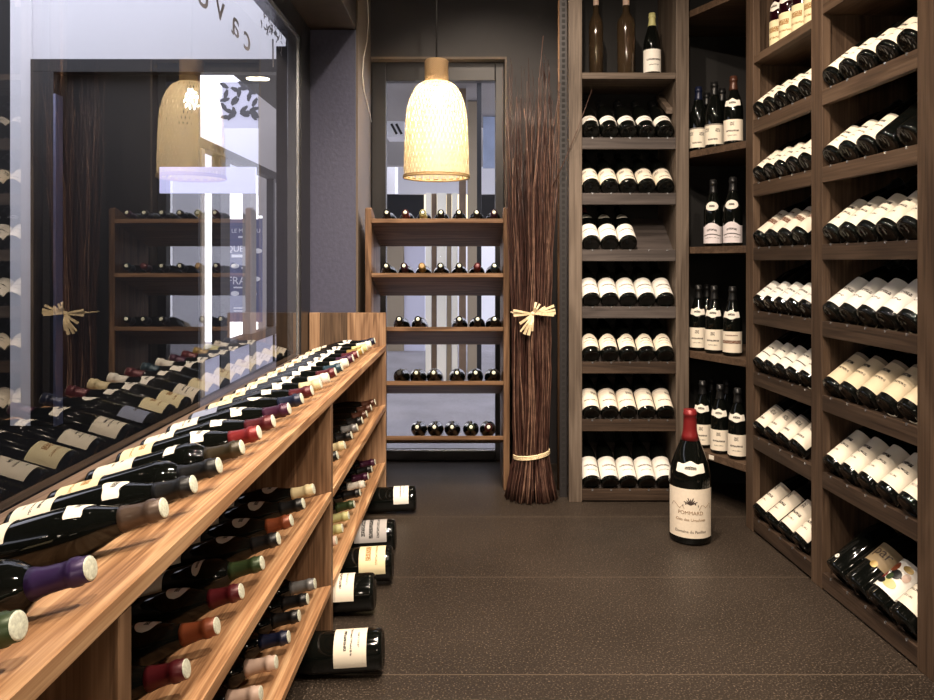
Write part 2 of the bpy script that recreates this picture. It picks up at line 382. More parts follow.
def glass_pane(name, ior=1.5):
    m = bpy.data.materials.new(name); m.use_nodes = True; nt = m.node_tree
    nt.nodes.remove(nt.nodes['Principled BSDF']); out = nt.nodes['Material Output']
    fr = nt.nodes.new('ShaderNodeFresnel'); fr.inputs['IOR'].default_value = ior
    tr = nt.nodes.new('ShaderNodeBsdfTransparent'); tr.inputs['Color'].default_value = (.97, .97, .98, 1)
    gl = nt.nodes.new('ShaderNodeBsdfGlossy'); gl.inputs['Roughness'].default_value = 0.0
    mx = nt.nodes.new('ShaderNodeMixShader')
    ge = nt.nodes.new('ShaderNodeNewGeometry'); inv = nt.nodes.new('ShaderNodeMath'); inv.operation = 'SUBTRACT'; inv.inputs[0].default_value = 1
    mu_ = nt.nodes.new('ShaderNodeMath'); mu_.operation = 'MULTIPLY'
    nt.links.new(ge.outputs['Backfacing'], inv.inputs[1]); nt.links.new(inv.outputs[0], mu_.inputs[0]); nt.links.new(fr.outputs[0], mu_.inputs[1])   # only the face a ray enters by reflects
    nt.links.new(mu_.outputs[0], mx.inputs[0]); nt.links.new(tr.outputs[0], mx.inputs[1]); nt.links.new(gl.outputs[0], mx.inputs[2])
    nt.links.new(mx.outputs[0], out.inputs['Surface'])
    return m
M['pane'] = glass_pane('window_glass', 2.5)
M['pane_back'] = glass_pane('clear_window_glass', 1.04)

struct(box('floor', (-.80, -1.7, -.08), (1.70, 4.20, 0), M['floor'], bev=0), 'dark brown speckled stone slab floor of the wine shop', 'floor')
struct(box('ceiling', (-.95, -1.7, 2.75), (1.75, 4.30, 2.85), M['ceil'], bev=0), 'dark ceiling above the wine room, out of the picture', 'ceiling')
struct(box('wall_right', (1.62, -1.7, 0), (1.72, 4.20, 2.75), M['wall'], bev=0), 'charcoal wall behind the long bottle rack', 'wall')
struct(box('wall_front', (-.95, -1.75, 0), (1.72, -1.65, 2.75), M['wall_brown'], bev=0), 'taupe wall behind the camera', 'wall')
# back wall with the window opening
YB = 3.97
bm = bmesh.new()
x0, x1, zt = -.525, .215, 2.20
add_box(bm, (-.95, YB, zt), (1.72, YB + .14, 2.75)); add_box(bm, (x1, YB, 0), (1.72, YB + .14, zt)); add_box(bm, (-.95, YB, 0), (x0, YB + .14, zt))
struct(obj('wall_back', bm, M['wall']), 'charcoal back wall around the tall window', 'wall')
# reveals of the opening: warm brown
bm = bmesh.new()
add_box(bm, (x0, YB - .002, zt - .012), (x1, YB + .14, zt)); add_box(bm, (x1 - .010, YB, 0), (x1, YB + .14, zt - .012))
struct(obj('trim_1', bm, M['wall_brown']), 'brown lining of the tall window opening', 'trim')
# column and beam on the glazed side
struct(box('wall_column', (-.755, 3.50, 0), (-.530, 3.968, 2.198), plain('daylight_blue_plaster', (.062, .064, .105), .42, noise=.12, nscale=60, bump=.25), bev=.003), 'column tinted with bluish daylight beside the big shop window', 'column')  # bluish daylight is put into the plaster colour
struct(box('wall_return', (-.529, 3.503, 0), (-.521, 3.968, 2.75), M['wall_brown'], bev=0), 'narrow brown wall between the column and the tall window', 'wall')
struct(box('beam', (-.90, -1.65, 2.20), (-.530, 3.968, 2.749), plain('stained_beam', (.030, .020, .015), .6, noise=.25, nscale=20), bev=.004), 'dark timber beam over the big shop window', 'beam')

# tall back window: frame bars and pane
w = thing('window_1', 'tall grey framed window behind the hanging lamp', 'window', (0, 4.06, 0)); w['kind'] = 'structure'
for nm, lo, hi in (('window_frame', (x0 + .002, -.03, .0), (-.445, .03, 2.188)), ('window_frame', (.155, -.03, .0), (x1 - .012, .03, 2.188)), ('window_frame', (-.445, -.03, 2.085), (.155, .03, 2.188)), ('window_frame', (-.445, -.03, .0), (.155, .03, .055))):
    box(nm, lo, hi, M['metal'], w, .004)
box('window_pane', (-.445, -.005, .055), (.155, .003, 2.085), M['pane_back'], w, 0)
box('window_sill', (-.445, -.045, .055), (.155, -.03, .062), M['steel'], w, .001)

# big shop window along the left unit, slightly turned with it
TH = -.0096
w = thing('window_2', 'big shop window behind the low bottle display', 'window', (-.757, 3.46, 0), TH); w['kind'] = 'structure'
box('window_pane', (-.009, -5.1, .02), (-.001, -.178, 2.085), M['pane'], w, 0)
box('window_frame', (-.045, -.178, 0), (.004, -.150, 2.085), M['steel'], w, .002)
box('window_frame', (-.060, -.149, 0), (.010, .038, 2.199), M['metal_dark'], w, .002)
box('window_frame', (-.050, -5.1, 2.085), (.006, -.150, 2.103), M['steel'], w, .002)
box('window_frame', (-.060, -5.1, 2.104), (.010, -.150, 2.199), M['metal_dark'], w, .002)
# lettering on the outside of the glass, read from behind
letters = M['letter_grey'] = plain('grey_window_lettering', (.20, .19, .20), .6)
def pane_yz(x, y):
    """point of the pane seen at pixel (x, y)"""
    # X = -.757 + .0096 (Y - 3.46), (x - CX) / F * Y = X
    Y = (-.757 - .0096 * 3.46) / ((x - CX) / F - .0096)
    return Y, pz(y, Y)
for ch, x, y in (('c', 250, 39), ('a', 238.5, 24), ('v', 223.5, 7), ('e', 207, -6)):
    Y, Z = pane_yz(x, y)
    me = text_mesh(ch, .135, .0005)
    for v in me.vertices: v.co.x *= 1.45
    o = link('window_letter', me, letters)
    # glyph x runs towards the camera (seen mirrored from inside), glyph y up
    mrot = Matrix(((0, 0, -1), (-1, 0, 0), (0, 1, 0))).to_4x4()
    o.matrix_world = Matrix.Translation((-.757 - .0105 + .0096 * (Y - 3.46), Y, Z)) @ Matrix.Rotation(TH, 4, 'Z') @ mrot
    tag(o, 'grey letter %s stuck on the big shop window, seen from behind' % ch, 'lettering', 'grey letters on the shop window')
bm = bmesh.new(); rnd = random.Random(3); Yc, Zc = pane_yz(275.5, 34)
for k in range(60):
    a, rr = rnd.uniform(-.7, PI + .7), rnd.uniform(.012, .085); cy, cz = Yc + 1.9 * rr * math.cos(a), Zc + rr * math.sin(a) * .9
    t = rnd.uniform(0, PI); l = rnd.uniform(.006, .013); dy, dz = l * math.cos(t), l * math.sin(t)
    tube_bm([(-.7675 + .0096 * (cy - 3.46), cy - dy, cz - dz), (-.7675 + .0096 * (cy - 3.46), cy + dy * .4 + .003, cz + dz * .4), (-.7675 + .0096 * (cy - 3.46), cy + dy, cz + dz)], .0016, 4, bm)
tube_bm([(-.7675 + .0096 * (Yc - 3.46), Yc + .004, Zc - .13), (-.7675 + .0096 * (Yc - 3.46), Yc, Zc - .02)], .003, 5, bm)
tag(obj('tree_logo', bm, letters), 'small tree shaped emblem of fine strokes on the shop window', 'decal')

# ------------------------------------------------------------------ low display along the window
LU = Matrix.Translation((-.383 - .0096 * 3.83, -.37, 0)) @ Matrix.Rotation(PI / 2 + TH, 4, 'Z')
unit = thing('display_unit', 'low larch bottle display with three sloping shelves under the shop window', 'display unit')
unit.matrix_world = LU
A16 = R(16); T16 = math.tan(A16); DEP = .362; TH_B = .027
HL = (.700, .420, .147); DIV = (.0, 1.235, 2.515); END = 3.83
TILT = {.700: A16, .420: A16, .147: R(12)}
def slope_poly(h, dep=DEP, th=TH_B):
    t = math.tan(TILT[h]); th = .022 if h < .2 else th
    return [(0, h), (dep, h - dep * t), (dep, h - dep * t - th), (0, h - th)]
for i, u in enumerate(DIV):
    prism('divider', [(.002, 0), (.002, HL[0] - TH_B - .001), (DEP - .002, HL[0] - TH_B - .001 - (DEP - .004) * T16), (DEP - .002, 0)], u, u + .032, M['chest_z'], unit)
for u0, u1, mt, zt_ in ((0, .182, 'aged_z', .85), (.1825, .312, 'dark_z', .85), (.3125, DEP, 'aged_z', .85)):
    o = prism('end_plank', [(u0, 0), (u0, zt_), (u1, zt_), (u1, 0)], END, END + .030, M[mt], unit)
prism('sloping_shelf', slope_poly(HL[0], .340), -.02, END - .0005, M['larch_x'], unit, .002)
for h in HL[1:]:
    for u0, u1 in ((DIV[0] + .032, DIV[1]), (DIV[1] + .032, DIV[2]), (DIV[2] + .032, END)):
        prism('sloping_shelf', slope_poly(h), u0 + .0005, u1 - .0005, M['larch_x'], unit, .002)
box('back_panel', (0, DEP + .0005, 0), (END, DEP + .009, .58), M['dark_x'], unit, 0)
box('rear_ledge', (-.02, .3405, .640), (END - .0005, .371, .672), M['dark_x'], unit, .002)

def lie_left(h, Y, kind, roll=0, pull=0):
    al = TILT[h]; r = KIND[kind]['r'] + .0012; df = .035 + KIND[kind]['H'] * math.cos(al) - r * math.sin(al) + pull
    return LU @ pose((Y + .37, df + r * math.sin(al), h - df * math.tan(al) + r * math.cos(al)), al, -1, 0, roll)
def left_row(h, items, shelf, n_from, group):
    n = len(items)
    for i, (Y, cap, kind, lab, sh) in enumerate(items):
        k = n - i   # counted from the far panel
        b = bottle('bottle with %s capsule, %s from %s, %s' % (CAPNAME.get(cap, cap), ORD[k], n_from, shelf),
                   group, lie_left(h, Y, kind, random.uniform(-.3, .3)), kind, cap, lab, 'lowbdx' if kind == 'bordeaux' else 'low', sh)
CAPNAME = {'cream': 'cream', 'blush': 'pale pink', 'lime': 'yellow-green', 'copper': 'copper red', 'maroon': 'dark red'}
bg, bx = 'burgundy', 'bordeaux'
top = [(.62, 'black', bg, 'cream', 'wavy'), (.725, 'green', bx, 'cream', None), (.861, 'purple', bx, 'yellow', 'rect'), (1.065, 'bronze', bg, 'cream', 'wavy'), (1.178, 'black', bg, 'cream', 'wavy'), (1.296, 'black', bx, 'yellow', None),
       (1.424, 'olive', bx, 'cream', 'rect'), (1.538, 'red', bg, 'yellow', 'wavy'), (1.647, 'maroon', bg, 'cream', 'wavy'), (1.787, 'plum', bg, 'cream', 'wavy'), (1.92, 'navy', bg, 'blue', 'oval'), (2.04, 'maroon', bg, 'yellow', 'wavy'),
       (2.155, 'cream', bg, 'yellow', 'wavy'), (2.27, 'white', bg, 'cream', 'wavy'), (2.385, 'maroon', bg, 'yellow', 'wavy'), (2.50, 'teal', bg, 'cream', 'rect'), (2.615, 'white', bg, 'yellow', 'wavy'), (2.73, 'plum', bg, 'cream', 'wavy'),
       (2.845, 'maroon', bg, 'yellow', 'oval'), (2.96, 'gold', bg, 'cream', 'wavy'), (3.08, 'lime', bg, 'cream', 'wavy'), (3.20, 'white', bg, 'yellow', 'oval'), (3.33, 'navy', bg, 'cream', 'wavy')]
left_row(HL[0], top, "top shelf of low display", 'end panel', 'bottles on the top shelf of the low display')
mid2 = [(1.02, 'green', bx, 'cream', 'oval'), (1.149, 'maroon', bg, 'cream', 'oval'), (1.285, 'copper', bg, 'cream', 'oval'), (1.42, 'maroon', bg, 'cream', 'oval'), (1.56, 'green', bx, 'cream', 'oval'), (1.69, 'black', bg, 'cream', 'oval'), (1.81, 'copper', bg, 'cream', 'oval'), (1.937, 'black', bg, 'cream', 'oval'), (2.06, 'cream', bg, 'cream', 'oval')]
left_row(HL[1], mid2, "middle shelf of low display, nearer bay", 'divider', 'bottles in the nearer bay of the middle shelf')
mid3 = [(2.285, 'maroon', bg, 'cream', None), (2.42, 'black', bg, 'cream', 'oval'), (2.554, 'cream', bg, 'cream', 'wavy'), (2.70, 'black', bg, 'cream', None), (2.83, 'silver', bg, 'cream', None), (2.955, 'black', bg, 'cream', None), (3.08, 'brown', bg, 'cream', None), (3.21, 'brown', bg, 'cream', None), (3.34, 'brown', bg, 'cream', None)]
left_row(HL[1], mid3, "middle shelf of low display, farther bay", 'end panel', 'bottles in the farther bay of the middle shelf')
low2 = [(1.19, 'blush', bx, 'cream', None), (1.31, 'maroon', bx, 'cream', None), (1.43, 'black', bx, 'cream', None), (1.55, 'blush', bx, 'cream', None), (1.67, 'blush', bx, 'cream', None), (1.783, 'navy', bx, 'cream', None), (1.89, 'black', bx, 'cream', None), (1.985, 'black', bx, 'cream', None), (2.078, 'silver', bx, 'cream', None)]
left_row(HL[2], low2, "bottom shelf of low display, nearer bay", 'divider', 'bottles in the nearer bay of the bottom shelf')
low3 = [(2.29, 'white', bx, 'cream', None), (2.40, 'blush', bx, 'cream', None), (2.51, 'lime', bx, 'cream', None), (2.635, 'lime', bx, 'cream', None), (2.76, 'green', bx, 'cream', None), (2.90, 'black', bx, 'cream', None), (3.01, 'white', bx, 'cream', None), (3.12, 'plum', bx, 'cream', None), (3.23, 'black', bx, 'cream', None), (3.34, 'plum', bx, 'cream', None)]
left_row(HL[2], low3, "bottom shelf of low display, farther bay", 'end panel', 'bottles in the farther bay of the bottom shelf')

# large bottles lying on the floor under the display, bases towards the aisle
KIND['squat'] = dict(H=.285, r=.0560, rn=.0165, body=[(0, .008), (.036, .004), (.048, 0), (.0545, .005), (.0560, .014), (.0560, .150), (.0530, .168), (.0440, .192), (.0320, .214), (.0230, .234), (.0180, .246)], cap=.225)
for xb, Y, lab, z0, z1, tl, roll in ((-.222, 1.95, 'cream', .040, .125, 'cream label showing a crest, in front of the divider', -.55), (-.286, 2.285, 'crest', .060, .150, 'off white label, just beyond the divider', -.25), (-.252, 2.50, 'yellow', .022, .110, 'yellowish label, third from the end panel', -.45),
                                (-.268, 2.76, 'silver', .030, .150, 'dark silvery printed label, second from the end panel', -.30), (-.222, 3.20, 'white', .030, .095, 'white label, lying next to the end panel', -.35)):
    kind = 'magnum' if xb > -.23 else 'squat'
    al = -R(2.5)
    mw = Matrix.Translation((xb, Y, .0655 if kind == 'squat' else .0620)) @ Matrix.Rotation(PI / 2 + R(2), 4, 'Z') @ pose((0, 0, 0), al, 1, 0, roll)
    b = link('wine_bottle', body_mesh(kind, M['glass'])); b.matrix_world = mw
    tag(b, 'big bottle lying on the floor, ' + tl, 'bottle', 'large bottles lying on the floor')
    link('capsule', capsule_mesh(kind, CAP['black']), None, b)
    link('capsule_top', captop_mesh(kind, CAP['black']), None, b)
    link('label', patch_mesh(kind, z0, z1, 1.35, LAB[lab]), None, b)

# ------------------------------------------------------------------ open shelf in front of the window
SX, SY, SW = -.486, 3.50, .690
A25 = R(16); T25 = math.tan(A25); SD = .360
shelf = thing('open_shelf', 'chestnut open bottle shelf standing in front of the tall window', 'shelf', (SX, SY, 0))
for u0 in (0, SW - .030):
    prism('side_panel', [(0, 0), (0, 1.345), (.02, 1.352), (.10, 1.325), (SD, 1.225), (SD, 0)], u0, u0 + .030, M['chest_z'], shelf, .003)
HS = (1.297, 1.038, .781, .5235, .262)
for h in HS:
    prism('sloping_shelf', [(-.004, h), (SD, h - SD * T25), (SD, h - SD * T25 - .022), (0, h - .022), (-.004, h - .020)], .0305, SW - .0305, M['chest_x'], shelf)
SM = Matrix.Translation((SX, SY, 0))
def lie_shelf(h, X, kind):
    r = KIND[kind]['r'] + .001; df = .030 + KIND[kind]['H'] * math.cos(A25) - r * math.sin(A25)
    df = min(df, SD - .012)
    return SM @ pose((X - SX, df + r * math.sin(A25), h - df * T25 + r * math.cos(A25)), A25, -1, 0, random.uniform(-.3, .3))
rows = [(0, (387, 405.5, 423, 441, 459, 476.6, 494), ('black', 'maroon', 'lime', 'black', 'black', 'black', 'plum'), 'bordeaux', 'topmost'),
        (1, (386.5, 404.2, 422, 440.6, 459.2, 477.2, 494.5), ('black', 'plum', 'gold', 'black', 'black', 'maroon', 'teal'), 'burgundy', 'second'),
        (2, (399.4, 418, 459.3, 477.6, 494.5), ('black', 'black', 'black', 'black', 'black'), 'burgundy', 'third'),
        (3, (399.4, 416.5, 433.6, 457, 475.6, 493.5), ('black', 'olive', 'olive', 'black', 'black', 'black'), 'burgundy', 'fourth'),
        (4, (417.3, 434.5, 452, 471, 488.5), ('black', 'black', 'black', 'green', 'maroon'), 'burgundy', 'lowest')]
for ri, xs, caps, kind, nm in rows:
    for i, (x, cp) in enumerate(zip(xs, caps)):
        X = px(x, 3.55); X = max(SX + .0305 + KIND[kind]['r'] + .001, min(SX + SW - .0305 - KIND[kind]['r'] - .001, X))
        tp = {'gold': 'cork_tan', 'maroon': 'glint_top'}.get(cp, 'glint_top')
        if (ri, i) in ((1, 5),): tp = 'maroon'
        if (ri, i) == (3, 0): tp = 'black'
        bottle('bottle with %s neck foil, %s from left, %s level of window shelf' % (CAPNAME.get(cp, cp), ORD[i + 1], nm), 'bottles on the %s level of the window shelf' % nm,
               lie_shelf(HS[ri], X, kind), kind, cp, 'cream', 'bdx' if kind == 'bordeaux' else 'std', None, tp, topf=.62 if tp == 'glint_top' else .8)  # pale discs narrowed to a painted glint on dark foil

# ------------------------------------------------------------------ tilted bottle racks
A38 = R(38); S38, C38 = math.sin(A38), math.cos(A38)
def tilted_shelf(root, u0, u1, hs, lipmat, boardmat, lip=.052):
    box('front_lip', (u0, 0, hs - lip), (u1, .022, hs), lipmat, root, .002)
    d0, z0 = .028, hs - .012
    prism('sloping_shelf', [(d0, z0), (d0 + .27 * C38, z0 + .27 * S38), (d0 + .27 * C38 + .006, z0 + .27 * S38 - .010), (d0 + .006, z0 - .010)], u0, u1, boardmat, root, 0)
    for i in range(5):
        if 'stud' not in _cache:
            bm = bmesh.new(); add_box(bm, (-.0035, -.0015, -.006), (.0035, .004, .0012), 0); _cache['stud'] = to_mesh('stud', bm, M['steel'])
        o = link('stud', _cache['stud'], None, root); o.location = (u0 + (u1 - u0) * (i + .55) / 5, 0, hs)
def rack_pose(fm, u, hs, kind, yaw=0, roll=0, extra=0):
    r = KIND[kind]['r'] + .0006
    return fm @ pose((u, .0305 + extra - r * S38, hs - .0090 + r * C38), A38, 1, yaw, roll)

NM = Matrix.Translation((.463, 3.33, 0))
rack = thing('wine_rack', 'tall narrow smoked oak wine rack on the back wall', 'wine rack', (.463, 3.33, 0))
for u0 in (0, .485):
    box('post', (u0, 0, 0), (u0 + .059, .030, 2.74), M['pale_oak_z'], rack, .002)
    box('side_panel', (u0 + (.0295 if not u0 else .0), .0305, 0), (u0 + (.059 if not u0 else .0295), .325, 2.74), M['pale_oak_z'], rack, 0)
box('back_panel', (.060, .312, 0), (.484, .324, 2.74), M['black'], rack, 0)
box('flat_shelf', (.0595, .002, 1.922), (.4845, .311, 1.950), M['pale_oak_x'], rack, .002)
prism('batten', [(.05, 1.80), (.23, 1.90), (.23, 1.872), (.05, 1.772)], .455, .4845, M['pale_oak_y'], rack)
HN = (1.655, 1.403, 1.146, .887, .636, .374, .058)
HN_lip = (.052, .052, .052, .052, .052, .052, .050)
for h, lp in zip(HN, HN_lip): tilted_shelf(rack, .0595, .4845, h, M['grey_x'] if h > .7 else M['umber_x'], M['grey_x'], lp)  # lower lips: browner boards, with weaker light down there also in the colour
nrow = [('short', 'white', None, 'small white label', 'topmost sloping'), ('std', 'dots', None, 'cream emblem label', 'second sloping'), ('std', 'white', 'oval', 'round neck label', 'third sloping'),
        ('tall', 'white', None, 'plain cream label', 'fourth sloping'), ('arch', 'cream', None, 'arched cream label', 'fifth sloping'), ('tall', 'script', None, 'script printed label', 'sixth sloping'), ('tall', 'white', None, 'tall cream label', 'lowest sloping')]
for h, (shp, lab, sh, desc, nm) in zip(HN, nrow):
    for i in range(3 if 'third' in nm else 5):
        if 'lowest' in nm and i == 4: pass
        bottle('bottle with %s, %s from left, %s shelf of narrow rack' % (desc, ORD[i + 1], nm), 'bottles on the %s shelf of the narrow rack' % nm,
               rack_pose(NM, .1040 + .0843 * i, h, 'burgundy', .03, random.uniform(-.18, .18), .0015), 'burgundy', 'red' if ('third' in nm and i == 0) else 'black', lab, shp, sh)
# standing on the flat shelf at the top
def stand(X, Y, z, kind, label, group, cap, lab, shape, sh=None, glass='glass', rot=0, **k):
    return bottle(label, group, Matrix.Translation((X, Y, z)) @ Matrix.Rotation(rot, 4, 'Z'), kind, cap, lab, shape, sh, glass=glass, **k)
def open_bottle(X, kind, label):
    o = link('glass_bottle', body_mesh(kind, M['amber'])); o.matrix_world = Matrix.Translation((X, 3.44, 1.9505)); tag(o, label, 'bottle')
    bm = lathe_bm([(KIND[kind]['rn'] + .0006, .34), (KIND[kind]['rn'] + .0008, .46), (KIND[kind]['rn'] - .002, .47), (KIND[kind]['rn'] - .002, .471), (0, .4715)], 20)
    obj('stopper_sleeve', bm, CAP['blush'], o, True)
    bm = lathe_bm([(0, .012), (KIND[kind]['r'] * .8, .010), (KIND[kind]['r'] * .86, .02), (KIND[kind]['r'] * .9, .06), (0, .06)], 20)
    obj('inner_base', bm, M['glass'], o, True)
open_bottle(px(596, 3.44), 'flute', 'slim empty amber glass bottle on top shelf of narrow rack, next to the post')
open_bottle(px(626, 3.44), 'decanter', 'wider empty amber glass bottle in the middle of narrow rack top shelf')
stand(px(652, 3.42), 3.42, 1.9505, 'burgundy', 'standing bottle with cream wax top and white label on narrow rack top shelf', None, 'lime', 'white', 'tall', top='lime')

# corner shelves between the two racks
P1, P2 = Vector((1.012, 3.327)), Vector((1.150, 3.034))
corner = thing('corner_shelf', 'set of four slanted corner shelves between narrow rack and long rack', 'shelf', (0, 0, 0))
HC = (1.592, 1.158, .686, .252)
for h in HC + (2.23,):
    prism('corner_board', [(P1.x, P1.y), (P2.x, P2.y), (1.46, 3.060), (1.46, 3.62), (P1.x, 3.62)], h - .030, h, M['oak_x'], corner, .001, 'z')
prism('back_panel', [(1.012, 3.622), (1.462, 3.622), (1.462, 3.634), (1.012, 3.634)], 0, 2.6, M['black'], corner, 0, 'z')
prism('side_panel', [(1.4625, 3.06), (1.4745, 3.06), (1.4745, 3.634), (1.4625, 3.634)], 0, 2.6, M['black'], corner, 0, 'z')
bm = bmesh.new(); add_box(bm, (0, 0, -.012), (.028, .002, .006)); o = obj('price_tag', bm, plain('price_tag_paper', (.75, .7, .6), .6), corner)
dirc = (P2 - P1).normalized(); nrm = Vector((-dirc.y, dirc.x))   # into the corner
tp = P1 + dirc * .12 - nrm * .003
o.location = (tp.x, tp.y, .252 - .012); o.rotation_euler = (0, 0, math.atan2(dirc.y, dirc.x))
def corner_xy(x, dist):
    k = (x - CX) / F; q = P1 + nrm * dist
    # q + s*dirc with X = k*Y
    s = (k * q.y - q.x) / (dirc.x - k * dirc.y)
    v = q + dirc * s; return v.x, v.y
ang = math.atan2(dirc.y, dirc.x)
face = ang * .62
for lvl, x, dist, lab, shp, sh, cap, desc in (
    (0, 698.5, .055, 'dots', 'up', None, 'navy', 'emblem label, upper corner shelf, beside the narrow rack'), (0, 714.3, .052, 'dots', 'up', None, 'black', 'emblem label, in the middle of the upper corner shelf'), (0, 733.5, .055, 'crest', 'up', 'wavy', 'brown', 'tan crest label and shoulder label on the upper corner shelf'),
    (0, 706.8, .175, 'dots', 'up', None, 'black', 'hidden label at the back of upper corner shelf, nearer narrow rack'), (0, 722, .175, 'dots', 'up', None, 'black', 'hidden label behind the crest bottle on the upper corner shelf'),
    (1, 713.2, .055, 'lilac', 'uparch', 'oval', 'black', 'arched white label, the one nearer the middle of second corner shelf'), (1, 732.8, .058, 'lilac', 'uparch', 'oval', 'black', 'arched tinted label on second corner shelf, beside the long rack'),
    (2, 698.6, .055, 'crest', 'up', 'wavy', 'black', 'crest label on third corner shelf, beside the narrow rack'), (2, 714.2, .052, 'crest', 'up', 'wavy', 'black', 'crest label in the middle of third corner shelf'), (2, 732.5, .055, 'scene', 'up', 'wavy', 'black', 'landscape label on third corner shelf'), (2, 707, .172, 'crest', 'up', 'wavy', 'black', 'hidden label behind the others on third corner shelf'),
    (3, 702.5, .056, 'crest', 'up', 'wavy', 'black', 'tree label on lowest corner shelf, behind the big red topped bottle'), (3, 720, .050, 'crest', 'up', 'wavy', 'black', 'tree label in the middle of lowest corner shelf'), (3, 737.6, .052, 'crest', 'up', 'wavy', 'black', 'tree label on lowest corner shelf, beside the long rack'),
    (3, 711.5, .17, 'crest', 'up', None, 'black', 'hidden label, back row of lowest corner shelf, nearer the narrow rack'), (3, 727, .17, 'crest', 'up', None, 'black', 'hidden label, back row of lowest corner shelf, nearer the long rack')):
    X, Y = corner_xy(x, dist)
    stand(X, Y, HC[lvl] + .0006, 'burgundy', 'upright bottle with ' + desc, 'upright bottles on the corner shelves', cap, lab, shp, sh, rot=face * .7, top=cap)

# long rack on the right wall, two bays
THR = math.atan2(-1.081, .055)
RM = Matrix.Translation((1.152, 3.025, 0)) @ Matrix.Rotation(THR, 4, 'Z')
long_rack = thing('wine_rack', 'long smoked oak wine rack with two bays along the side wall', 'wine rack'); long_rack.matrix_world = RM
for u0, u1 in ((-.006, .062), (.513, .583), (1.060, 1.126)):
    box('post', (u0, 0, 0), (u1, .030, 2.74), M['oak_z'], long_rack, .002)
    a, b_ = (u0, u0 + .03) if u0 < 0 else ((u0 + .02, u0 + .05) if u0 < 1 else (u0 + .036, u1))
    box('divider', (a, .0305, 0), (b_, .36, 2.74), M['oak_z'], long_rack, 0)
for u0, u1, hh in ((.0295, .528, 1.920), (.568, 1.091, 1.945)):
    box('back_panel', (u0, .34, 0), (u1, .352, 2.74), M['black'], long_rack, 0)
    box('flat_shelf', (u0 + .004, .031, hh - .028), (u1 - .002, .339, hh), M['oak_x'], long_rack, .001)
    box('shelf_edge', (u0 + (.034 if u0 < .5 else .0165), .001, hh - .030), (u1 - (.0165 if u0 < .5 else .0335), .030, hh), M['oak_x'], long_rack, .001)
HB = (1.662, 1.406, 1.149, .894, .648, .392, .062)
for bay, (u0, u1) in enumerate(((.0625, .5125), (.5835, 1.0595))):
    for h in HB:
        tilted_shelf(long_rack, u0, u1, h if not (bay and h < .1) else .058, M['umber_x'] if h < 1.2 else M['oak_x'], M['umber_x'], .052)  # weaker light on the lower lips is put into a darker board colour
brow = {
 0: [('tall', 'cream', 5, 'cream label', 'topmost sloping'), ('tall', 'crest', 5, 'crest label', 'second sloping'), ('deep', 'scene', 4, 'picture label', 'third sloping'), ('std', 'white', 5, 'white label', 'fourth sloping'), ('tall', 'lined', 5, 'lined white label', 'fifth sloping'), ('tall', 'dots', 4, 'emblem label', 'sixth sloping'), ('deep', 'crest', 4, 'large cream label', 'lowest sloping')],
 1: [('tall', 'cream', 5, 'cream label', 'topmost sloping'), ('tall', 'cream', 5, 'cream label', 'second sloping'), ('deep', 'cream', 5, 'large cream label', 'third sloping'), ('deep', 'white', 5, 'large pale label', 'fourth sloping'), ('deep', 'tan', 5, 'tan banded label', 'fifth sloping'), ('deep', 'cream', 5, 'large cream label', 'sixth sloping')]}
for bay in (0, 1):
    ustart, pitch = ((.1055, .0905), (.6280, .0965))[bay]
    for h, (shp, lab, n, desc, nm) in zip(HB, brow[bay]):
        for i in range(n):
            l, s, dd = lab, shp, desc
            if bay == 1 and nm.startswith('second') and i >= 3: l, dd = None, 'no visible label'
            u = ustart + pitch * i
            if bay == 0 and n == 4: u = ustart + (.0985 if 'sixth' in nm else .104) * i
            bottle('bottle with %s, %s from %s, %s shelf, %s bay, long rack' % (dd, ORD[i + 1], 'corner' if bay == 0 else 'middle post', nm, 'far' if bay == 0 else 'near'),
                   'bottles on the %s shelf of the long rack\'s %s bay' % (nm, 'far' if bay == 0 else 'near'), rack_pose(RM, u, h, 'burgundy', 0, random.uniform(-.12, .12)), 'burgundy', 'black', l, s, None)
